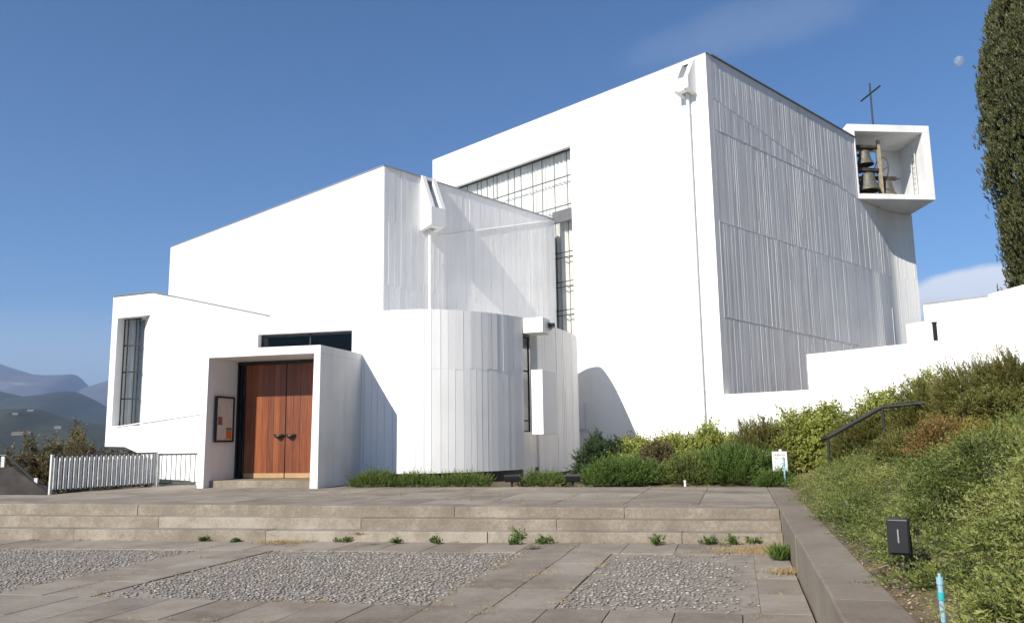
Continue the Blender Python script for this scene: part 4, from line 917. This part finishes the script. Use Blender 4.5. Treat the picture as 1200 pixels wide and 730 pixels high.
# fallen dry leaves and small stones at the wall's foot
def litter():
    n = 1500; u_ = 1.0 + np.abs(RNG.normal(0, .24, n)); v_ = RNG.uniform(1.5, 9, n)
    V, r = sprays(np.stack([*(u_[:, None] * EU + v_[:, None] * EV).T[:2], np.array([gz(a, b) for a, b in zip(u_, v_)]) + .01], 1), unit(np.stack([RNG.normal(size=n), RNG.normal(size=n), RNG.uniform(0, .2, n)], 1)), np.full(n, .02), 1, .026, .45, .4)
    o = leaf_obj('leaf_litter', V, r, M['straw']); tag(o, 'dry leaf litter on the soil beside the low wall', 'leaf litter', kind='stuff')
litter()
def grass_tuft(c, r, h, n, mat, name, label, cat, w=.10, kind=None, group=None):
    P = np.asarray(c) + np.stack([RNG.normal(0, r * .5, n), RNG.normal(0, r * .3, n), np.zeros(n)], 1)
    A = unit(np.stack([RNG.normal(0, .45, n), RNG.normal(0, .45, n), np.ones(n)], 1))
    V, rr = sprays(P, A, np.full(n, .02), 2, h, w, .25)
    return tag(leaf_obj(name, V, rr, mat), label, cat, group, kind)
def weed(c, r, h, label):
    P = np.asarray(c) + np.stack([RNG.normal(0, r * .4, 16), RNG.normal(0, r * .2, 16), np.zeros(16)], 1)
    A = unit(np.stack([RNG.normal(0, .7, 16), RNG.normal(0, .7, 16), np.ones(16)], 1))
    V, rr = sprays(P, A, RNG.uniform(.5, 1.1, 16) * h, 9, .065, .42, .9)
    tag(leaf_obj('weed', V, rr, M['rosemary']), label, 'weed', 'weeds growing along the steps')
def pzz(x, y): # point on the plaza
    z = 0.0
    for _ in range(5): p = onz(x, y, z); z = plz(p @ EU)
    return onz(x, y, z)
for x, y, r, h, lb in ((508, 637, .10, .12, 'leafy weed at the bottom step left of the big weed'), (602, 638, .09, .10, 'small weed at the bottom step directly below the big weed'), (637, 637, .16, .13, 'broad weed patch at the bottom step right of the big weed'),
                       (769, 639, .14, .14, 'lone dark weed at the bottom step between broad patch and right row'), (240, 634, .12, .08, 'small weed by the bottom step, leftmost of all weeds'), (276, 635, .08, .05, 'tiny weed second from left at the bottom step'),
                       (404, 635, .16, .08, 'low weed below the middle of the door and chapel'), (464, 637, .08, .09, 'thin weed left of the leafy weed at the bottom step'), (832, 638, .14, .16, 'first weed of the right row near the low wall'), (858, 638, .14, .15, 'middle weed of the right row near the low wall'), (884, 637, .10, .11, 'last weed of the right row near the low wall')):
    weed(pzz(x, y) + UP * .01, r, h, lb)
pw = uv(-3.9, VB + TR - .06, 0); q = onz(607, 620, .33); weed(np.array([q[0], q[1], plz(q @ EU) + (.5 - plz(q @ EU)) * 1 / 3]), .14, .26, 'big bushy weed growing on the lowest tread in the middle')
q = onz(422, 620, .25); grass_tuft(np.array([q[0], q[1], plz(q @ EU) + (.5 - plz(q @ EU)) / 3]), .12, .06, 120, M['straw'], 'dry_grass', 'little dry grass clump on the lowest tread left of the middle', 'grass clump')
grass_tuft(pzz(921, 656) + UP * .0 - EU * .05, .10, .20, 260, M['rosemary'], 'grass_tuft', 'green grass tuft at the foot of the low wall', 'grass', .09)
grass_tuft(pzz(893, 646), .62, .05, 2600, M['straw'], 'dry_grass', 'dry straw patch in the corner of steps and low wall', 'dry grass', .10)
grass_tuft(pzz(927, 672), .22, .06, 600, M['straw'], 'dry_grass', 'dry straw patch along the low wall foot', 'dry grass', .10)
grass_tuft(pzz(328, 637), .40, .05, 800, M['straw'], 'dry_grass', 'dry brown grass mat at the bottom step below the door', 'dry grass', .1)
# dry tufts in the paving joints
def joints():
    V, R = [], []
    for _ in range(230):
        if RNG.random() < .5: u, v = RNG.choice([-3.03, -2.4, -1.78, -8.4, -7.1, -7.75, .12]) , RNG.uniform(6.5, 12.6)
        else: u, v = RNG.uniform(-13, .4), RNG.choice([8.02, 7.02, 11.85, 9.0, 10.0, VB - .02, VB - .02, VB - .02, VB - .02])
        if RNG.random() < .4: u, v, z = RNG.uniform(-9, .5), V0 + .56 + .98 * RNG.integers(0, 6) * 1.0, .5
        else: z = plz(u)
        n = 22; P = uv(u, v, z) + np.stack([RNG.normal(0, .07, n), RNG.normal(0, .02, n), np.zeros(n)], 1)
        a, b = sprays(P, unit(np.stack([RNG.normal(0, .9, n), RNG.normal(0, .9, n), np.ones(n) * .8], 1)), np.full(n, .015), 2, .035, .16, .3); V.append(a); R.append(b)
    o = leaf_obj('joint_grass', np.concatenate(V), np.concatenate(R), M['straw']); tag(o, 'thin dry grass growing in the paving joints', 'grass', kind='stuff')
joints()

# cypress at the right, beyond the white walls
def cypress():
    Y = 38.; foot = ondepth(1312, 500, Y); foot[2] = 2.2
    t = empty('cypress_tree', tuple(foot), 'tall dark cypress behind the white walls at the right edge', 'tree')
    mb = MB(); mb.tube(foot, foot + UP * 9, .32, .2, n=10); mb.tube(foot + UP * 9, foot + UP * 21, .2, .03, n=8); mb.build('trunk', M['bark'], t)
    zz = [ondepth(1200, y, Y)[2] - foot[2] for y in (345, 300, 250, 200, 150, 110, 60, 0, -80, -170, -240)]
    rr = [h * Y / 965 for h in (98, 103, 108, 113, 116, 114, 106, 86, 58, 26, 3)]
    nc = 2300; zc_ = RNG.uniform(.4, zz[-1] - .3, nc); rc = np.interp(zc_, [0.5] + zz, [1.4] + rr); ac = RNG.uniform(0, 6.283, nc)
    fc_ = np.clip(RNG.normal(.90, .06, nc), .6, 1.0) * (1 + .05 * np.array([mnoise.noise((math.cos(a) * 1.4, math.sin(a) * 1.4, z * .35)) for a, z in zip(ac, zc_)]))
    cs = RNG.uniform(.75, 1.35, nc); k = 52; n = nc * k                    # upright flame-shaped tufts
    q = np.clip(RNG.normal(0, 1, (nc, k, 3)), -1.7, 1.7) * np.array([.17, .17, .40]) * cs[:, None, None]
    q[..., :2] *= np.clip(1 - q[..., 2:3] * .55, .25, 1.6)
    c_ = np.stack([np.cos(ac) * (rc * fc_ - .45), np.sin(ac) * (rc * fc_ - .45), zc_], 1)
    P = (foot + c_[:, None] + q).reshape(-1, 3); out_ = np.repeat(np.stack([np.cos(ac), np.sin(ac), ac * 0], 1), k, 0)
    A = unit(out_ * .35 + np.array([0, 0, 1.25]) + RNG.normal(0, .25, (n, 3)))
    V, r = sprays(P, A, RNG.uniform(.22, .45, n), 12, .16, .36, .36)
    r = np.clip(r + np.repeat(RNG.normal(0, .10, nc), k * 12 * 4), 0, 1)
    leaf_obj('crown', V, r, M['cypress'], t)
    n = 26; sp = foot + np.stack([RNG.normal(0, .10, n) - 4.35, RNG.normal(0, .2, n), np.full(n, ondepth(1145, 100, Y)[2] - foot[2]) + RNG.normal(0, .16, n)], 1)
    V, r = sprays(sp, unit(np.stack([np.full(n, -.35), np.zeros(n), np.ones(n)], 1) + RNG.normal(0, .2, (n, 3))), np.full(n, .5), 16, .13, .3, .4)
    leaf_obj('side_shoot', V, r, M['cypress'], t)
cypress()

# ------------------------------------------------------------------ garden furniture
# black floodlight on a bracket
Yf = 6.5; fc = ondepth(1053, 629, Yf); fl = empty('garden_floodlight', tuple(at(1058, Yf, 655)), 'black box floodlight standing at the foot of the juniper slope', 'floodlight')
fa = azd(118); fb = azd(28); w, h, dp = .155, .27, .15
o0 = fc - fa * w / 2 - UP * h / 2
mb = MB(); mb.hexa([o0, o0 + fa * w, o0 + fa * w + fb * dp - UP * .0, o0 + fb * dp], [o0 + UP * h - fb * .02, o0 + fa * w + UP * h - fb * .02, o0 + fa * w + fb * dp + UP * (h - .0), o0 + fb * dp + UP * h]); lb_ = mb.build('lamp_body', M['black'], fl, bevel=.012)
mb = MB(); mb.box(o0 + fa * .012 + UP * .02 - fb * .019, fa * (w - .024), fb * .012, UP * (h - .04)); mb.build('lamp_lens', M['lens'], lb_)
mb = MB()
for s in (-.008, w - .0): mb.box(o0 + fa * s + fb * .05 - UP * .03, fa * .008, fb * .03, UP * .17)
gp = at(1060, Yf + .05, 660); mb.tube(o0 + fa * w * .6 + fb * .07 - UP * .02, gp - UP * .02, .016); mb.tube(o0 + fa * w * .9 + fb * .1 + UP * .0, gp + fa * .12 + UP * .02, .012); mb.tube(gp + fa * .0, gp + fa * .15 + UP * .06, .008); mb.build('lamp_bracket', M['black'], fl)
mb = MB(); mb.tube(o0 + fa * w * .5 - fb * .024 + UP * h * .35, o0 + fa * w * .5 - fb * .03 + UP * h * .72, .006); mb.build('latch', M['grey'], lb_)
# blue stand pipes
def standpipe(x, ytop, Y, r, label, tall=True):
    g = at(x, Y, ytop + 25); zt = ondepth(x, ytop, Y)[2]; t = empty('standpipe', tuple(g), label, 'water pipe', 'pale blue irrigation pipes')
    c = np.array([g[0], g[1], 0]); lean = np.array([.02, 0, 0])
    mb = MB(); mb.tube(c + UP * (g[2] - .12), c + UP * (zt - r * 3), r, n=14); mb.build('pipe', M['pvc'], t)
    mb = MB(); mb.tube(c + UP * (zt - r * 9), c + UP * (zt - r * 6), r * 1.25, n=14); mb.build('coupling', M['teal'], t)
    mb = MB(); mb.tube(c + UP * (zt - r * 3.2), c + UP * (zt - r * .6), r * 1.3, n=14); mb.tube(c + UP * (zt - r * .6), c + UP * (zt + r * .9), r * .6, n=10); mb.build('sprinkler_head', M['pvc'] if tall else M['grey'], t)
standpipe(1103, 674, 4.75, .0145, 'pale blue standing pipe nearest the camera beside the low wall')
standpipe(994, 588, 11.2, .026, 'short pale blue pipe half sunk in the junipers beyond the floodlight', False)
standpipe(920, 536, 18.3, .02, 'pale blue pipe standing right in front of the white sign', False)
tp = uv(-1.55, 19.0, .5); q = onz(803, 570, .5)
mb = MB(); mb.tube(q, q + UP * .14, .025, n=10); mb.tube(q + UP * .1, q + UP * .12, .034, n=10); o = mb.build('pipe_stub', M['sign']); tag(o, 'tiny white pipe stub at the far edge of the terrace', 'pipe')
# ground lamps at the chapel's foot
for x, Y, lb in ((600, 20.2, 'small black ground lamp in front of the chapel, left one'), (672, 20.0, 'small black ground lamp in front of the chapel, right one')):
    q = onz(x, 570, .5); q = np.array([q[0], q[1] + .2, .5]); t = empty('ground_lamp', tuple(q), lb, 'lamp', 'black ground lamps by the chapel')
    mb = MB(); mb.hexa([q + np.array(p) for p in ((-.17, -.08, .10), (.17, -.08, .10), (.17, .14, .12), (-.17, .14, .12))], [q + np.array(p) for p in ((-.19, -.12, .24), (.19, -.12, .24), (.17, .1, .27), (-.17, .1, .27))]); mb.build('lamp_body', M['black'], t, bevel=.01)
    mb = MB(); mb.hexa([q + np.array(p) for p in ((-.15, -.10, .13), (.15, -.10, .13), (.15, -.09, .13), (-.15, -.09, .13))], [q + np.array(p) for p in ((-.17, -.127, .225), (.17, -.127, .225), (.17, -.117, .225), (-.17, -.117, .225))]); mb.build('lamp_lens', M['lens'], t)
    mb = MB(); mb.box(q + np.array([-.03, -.02, -.02]), np.array([.06, 0, 0]), np.array([0, .06, 0]), UP * .14); mb.build('lamp_foot', M['black'], t)
# white sign
Ys = 18.6; g = at(913, Ys); sg = empty('garden_sign', tuple(g), 'white sign board with grey lettering in front of the dark conifer', 'sign')
tl, br = ondepth(904.5, 529, Ys), ondepth(923, 552, Ys); wS, hS = br[0] - tl[0], tl[2] - br[2]; sd_ = azd(96); sn = azd(186)
so_ = np.array([tl[0], tl[1], br[2]])
mb = MB(); mb.box(so_, sd_ * wS, -sn * .02, UP * hS); bd_ = mb.build('board', M['sign'], sg, bevel=.004)
mb = MB(); mb.box(so_ + sd_ * wS * .5 - sn * .021, sd_ * .05, -sn * .04, UP * (hS + .05)); mb.hexa([so_ + sd_ * wS * .5 - sn * .03 - UP * k for k in (0,)] + [so_ + sd_ * (wS * .5 + .05) - sn * .03, so_ + sd_ * (wS * .5 + .05) - sn * .07, so_ + sd_ * wS * .5 - sn * .07], [np.array([*(so_ + sd_ * wS * .5 - sn * .03)[:2], g[2] - .1]), np.array([*(so_ + sd_ * (wS * .5 + .05) - sn * .03)[:2], g[2] - .1]), np.array([*(so_ + sd_ * (wS * .5 + .05) - sn * .07)[:2], g[2] - .1]), np.array([*(so_ + sd_ * wS * .5 - sn * .07)[:2], g[2] - .1])]); mb.build('sign_post', M['sign'], sg)
def text(s, size, pos, mat, parent, name):
    cu = bpy.data.curves.new(name, 'FONT'); cu.body = s; cu.size = size; cu.align_x = 'CENTER'; cu.align_y = 'CENTER'; cu.extrude = .0015
    tmp = bpy.data.objects.new(name, cu); COL.objects.link(tmp); dg = bpy.context.evaluated_depsgraph_get(); me = bpy.data.meshes.new_from_object(tmp.evaluated_get(dg)); bpy.data.objects.remove(tmp)
    V = np.array([v.co[:] for v in me.vertices]); W_ = pos + V[:, :1] * sd_ + V[:, 1:2] * UP + V[:, 2:3] * sn
    o = mesh_obj(name, W_, [tuple(p.vertices) for p in me.polygons], mat, parent); return o
text('SILENCIO', hS * .13, so_ + sd_ * wS * .48 + sn * .004 + UP * hS * .82, M['ink'], bd_, 'lettering')
text('POR FAVOR', hS * .09, so_ + sd_ * wS * .48 + sn * .004 + UP * hS * .65, M['grey'], bd_, 'lettering')
mb = MB(); mb.tube(so_ + sd_ * wS * .2 + sn * .004 + UP * hS * .48, so_ + sd_ * wS * .2 + sn * .005 + UP * hS * .48, .012, n=12); mb.tube(so_ + sd_ * wS * .48 + sn * .003 + UP * hS * .36, so_ + sd_ * wS * .7 + sn * .003 + UP * hS * .45, .006, n=6); mb.build('emblem', M['grey'], bd_)
# black handrail up the slope
Yh = 17.5; hr = empty('slope_handrail', tuple(at(1000, Yh)), 'black metal handrail climbing between the shrubs', 'handrail')
P = [ondepth(963, 514, 17.9), ondepth(970, 512.5, 17.9), ondepth(1034, 477, 17.2), ondepth(1084, 472, 16.6)]
mb = MB()
for a, b in zip(P[:-1], P[1:]): mb.tube(a, b, .042, n=10)
mb.build('rail', M['dark'], hr)
for p in (P[1], P[2]):
    mb = MB(); mb.tube(p, p - UP * 1.1, .03, n=8); mb.build('post', M['dark'], hr)
# a few distant houses on the hills
HM = simple('far_house_wall', (.20, .19, .18), .8); HR = simple('far_house_roof', (.20, .15, .12), .8)
for x, y, Y, w, lb in ((18, 485, 1290, 5, 'tiny pale house left of its neighbour on the hillside'), (36, 481, 1330, 6, 'tiny pale house right of its neighbour on the hillside'), (26, 508, 830, 11, 'long pale house low on the near hill'), (68, 501, 1000, 5, 'tiny pale house above the bushes')):
    p = ondepth(x, y, Y); t = empty('distant_house', tuple(p), lb, 'house', 'houses on the distant hills'); mb = MB(); mb.cbox(p - UP * 1.5, w * 1.6, w * .6, 2.4, .2); mb.build('wall', HM, t)
    mb = MB(); a = np.array([math.cos(.2), math.sin(.2), 0]) * w * .83; b = np.array([-math.sin(.2), math.cos(.2), 0]) * w * .33; z = p + UP * .91
    mb.hexa([z - a - b, z + a - b, z + a + b, z - a + b], [z - a * .9 - b * .1 + UP * 1, z + a * .9 - b * .1 + UP * 1, z + a * .9 + b * .1 + UP * 1, z - a * .9 + b * .1 + UP * 1]); mb.build('roof', HR, t)
# moon
mp = CAM + ray(1124, 72) * 24000
bm = bmesh.new(); bmesh.ops.create_uvsphere(bm, u_segments=48, v_segments=32, radius=24000 * 5.0 / 965); me = bpy.data.meshes.new('moon'); bm.to_mesh(me); bm.free()
for p in me.polygons: p.use_smooth = True
mo = bpy.data.objects.new('moon', me); COL.objects.link(mo); mo.location = mp
mm, nt, b = nodes('moon_dust'); b.inputs['Base Color'].default_value = (.35, .36, .38, 1); tr = N(nt, 'ShaderNodeBsdfTransparent'); mx = N(nt, 'ShaderNodeMixShader', Fac=.32)
n1 = N(nt, 'ShaderNodeTexNoise', Scale=3, Detail=5); tcx = N(nt, 'ShaderNodeTexCoord'); nt.links.new(tcx.outputs['Generated'], n1.inputs['Vector']); nt.links.new(ramp(nt, n1.outputs['Fac'], [(.4, (.3, .31, .33)), (.6, (.65, .65, .66))]), b.inputs['Base Color'])
nt.links.new(tr.outputs[0], mx.inputs[1]); nt.links.new(b.outputs[0], mx.inputs[2]); nt.links.new(mx.outputs[0], nt.nodes['Material Output'].inputs['Surface']); me.materials.append(mm)
tag(mo, 'small pale daytime moon in the blue sky beside the cypress', 'moon')

# ------------------------------------------------------------------ haze, sky, sun, camera
HAZE = 1.05e-4
mb = MB(); mb.box((-12500, -2500, -400), np.array([25000., 0, 0]), np.array([0, 16000., 0]), UP * 1300)
hm = bpy.data.materials.new('haze_air'); hm.use_nodes = True; nt = hm.node_tree; nt.nodes.clear(); out = N(nt, 'ShaderNodeOutputMaterial'); pvn = N(nt, 'ShaderNodeVolumePrincipled'); pvn.inputs['Density'].default_value = HAZE; pvn.inputs['Color'].default_value = (.48, .64, .92, 1); pvn.inputs['Anisotropy'].default_value = 0.2
nt.links.new(pvn.outputs[0], out.inputs['Volume'])
o = mb.build('haze', hm); tag(o, kind='stuff'); tag(o, 'thin blue haze over the valley and hills', 'haze')

w = bpy.data.worlds.new('World'); SC.world = w; w.use_nodes = True; nt = w.node_tree; bg = nt.nodes['Background']
sky = N(nt, 'ShaderNodeTexSky', sky_type='NISHITA'); sky.sun_disc = False; sky.sun_elevation = rad(SUN_EL); sky.sun_rotation = rad(SUN_AZ + 180); sky.altitude = 2200; sky.air_density = 1.0; sky.dust_density = .15; sky.ozone_density = 4.0
tc = N(nt, 'ShaderNodeTexCoord')
def dirmask(x, y, sx, sy, tilt=0, soft=.5, nscale=6, namp=.6, thr=.0):
    """soft elongated patch of cloud, or of painted pale haze, around the direction of a photo pixel"""
    d = ray(x, y); rt_ = unit(np.cross(d, UP)); up_ = np.cross(rt_, d); ct_, st_ = math.cos(tilt), math.sin(tilt); ax, ay = rt_ * ct_ + up_ * st_, -rt_ * st_ + up_ * ct_
    def dot(v): n = N(nt, 'ShaderNodeVectorMath', operation='DOT_PRODUCT'); nt.links.new(tc.outputs['Generated'], n.inputs[0]); n.inputs[1].default_value = tuple(v); return n.outputs['Value']
    def mth(op, a, b=None):
        n = N(nt, 'ShaderNodeMath', operation=op)
        for i, k in enumerate((a, b)):
            if k is None: continue
            if isinstance(k, (int, float)): n.inputs[i].default_value = k
            else: nt.links.new(k, n.inputs[i])
        return n.outputs[0]
    X = mth('DIVIDE', dot(ax), sx / 965); Y_ = mth('DIVIDE', dot(ay), sy / 965)
    r2 = mth('ADD', mth('MULTIPLY', X, X), mth('MULTIPLY', Y_, Y_))
    no = N(nt, 'ShaderNodeTexNoise', Scale=nscale, Detail=8, Roughness=.6); nt.links.new(tc.outputs['Generated'], no.inputs['Vector'])
    fwd = mth('GREATER_THAN', dot(d), 0)
    val = mth('SUBTRACT', mth('ADD', mth('SUBTRACT', 1.0, r2), mth('MULTIPLY', mth('SUBTRACT', no.outputs['Fac'], .5), namp)), thr)
    cl = N(nt, 'ShaderNodeMapRange', interpolation_type='SMOOTHSTEP'); nt.links.new(val, cl.inputs['Value']); cl.inputs['From Min'].default_value = 0; cl.inputs['From Max'].default_value = soft
    return mth('MULTIPLY', cl.outputs[0], fwd)
hsv = N(nt, 'ShaderNodeHueSaturation'); hsv.inputs['Saturation'].default_value = 1.12; hsv.inputs['Value'].default_value = .97; nt.links.new(sky.outputs[0], hsv.inputs['Color']); colr = hsv.outputs[0]
for args, amt, cc in (((1150, 342, 82, 30, .10, .5, 14, .7), .8, (8.0, 8.1, 8.4)), ((1060, 362, 60, 14, 0, .9, 14, .8), .35, (6, 6.2, 6.6)), ((870, 35, 150, 34, .12, 1.2, 9, 1.6), .10, (6, 6.3, 6.8)), ((60, 450, 420, 90, 0, 1.3, 3, .5), .40, (5.2, 5.4, 6.0))):  # last patch is no cloud: pale haze painted into the low left sky
    mk = dirmask(*args); ml = N(nt, 'ShaderNodeMath', operation='MULTIPLY'); nt.links.new(mk, ml.inputs[0]); ml.inputs[1].default_value = amt
    mx = N(nt, 'ShaderNodeMix', data_type='RGBA'); nt.links.new(ml.outputs[0], mx.inputs['Factor']); nt.links.new(colr, mx.inputs['A']); mx.inputs['B'].default_value = (*cc, 1); colr = mx.outputs['Result']
nt.links.new(colr, bg.inputs['Color']); bg.inputs['Strength'].default_value = 0.095

sl = bpy.data.lights.new('sun', 'SUN'); sl.energy = 4.6; sl.angle = rad(.53); sl.color = (1, .94, .84)
so = bpy.data.objects.new('sun', sl); COL.objects.link(so)
dl = azd(SUN_AZ) * math.cos(rad(SUN_EL)) - UP * math.sin(rad(SUN_EL)); so.rotation_euler = Vector(dl).to_track_quat('-Z', 'Y').to_euler(); so.location = (-30, -30, 40)
cd = bpy.data.cameras.new('camera'); cm = bpy.data.objects.new('camera', cd); COL.objects.link(cm); SC.camera = cm
cd.sensor_fit = 'HORIZONTAL'; cd.sensor_width = 36; cd.lens = 36 * F / 1200; cd.clip_start = .05; cd.clip_end = 60000
from mathutils import Matrix
R3 = Matrix([[_r[0], _u[0], -_f[0]], [_r[1], _u[1], -_f[1]], [_r[2], _u[2], -_f[2]]]); cm.matrix_world = Matrix.Translation(Vector(CAM)) @ R3.to_4x4()
SC.view_settings.view_transform = 'Standard'; SC.view_settings.look = 'None'; SC.view_settings.exposure = 0.62; SC.view_settings.gamma = 1; SC.view_settings.use_curve_mapping = False
SC.cycles.max_bounces = 8; SC.cycles.transparent_max_bounces = 12; SC.cycles.volume_bounces = 0
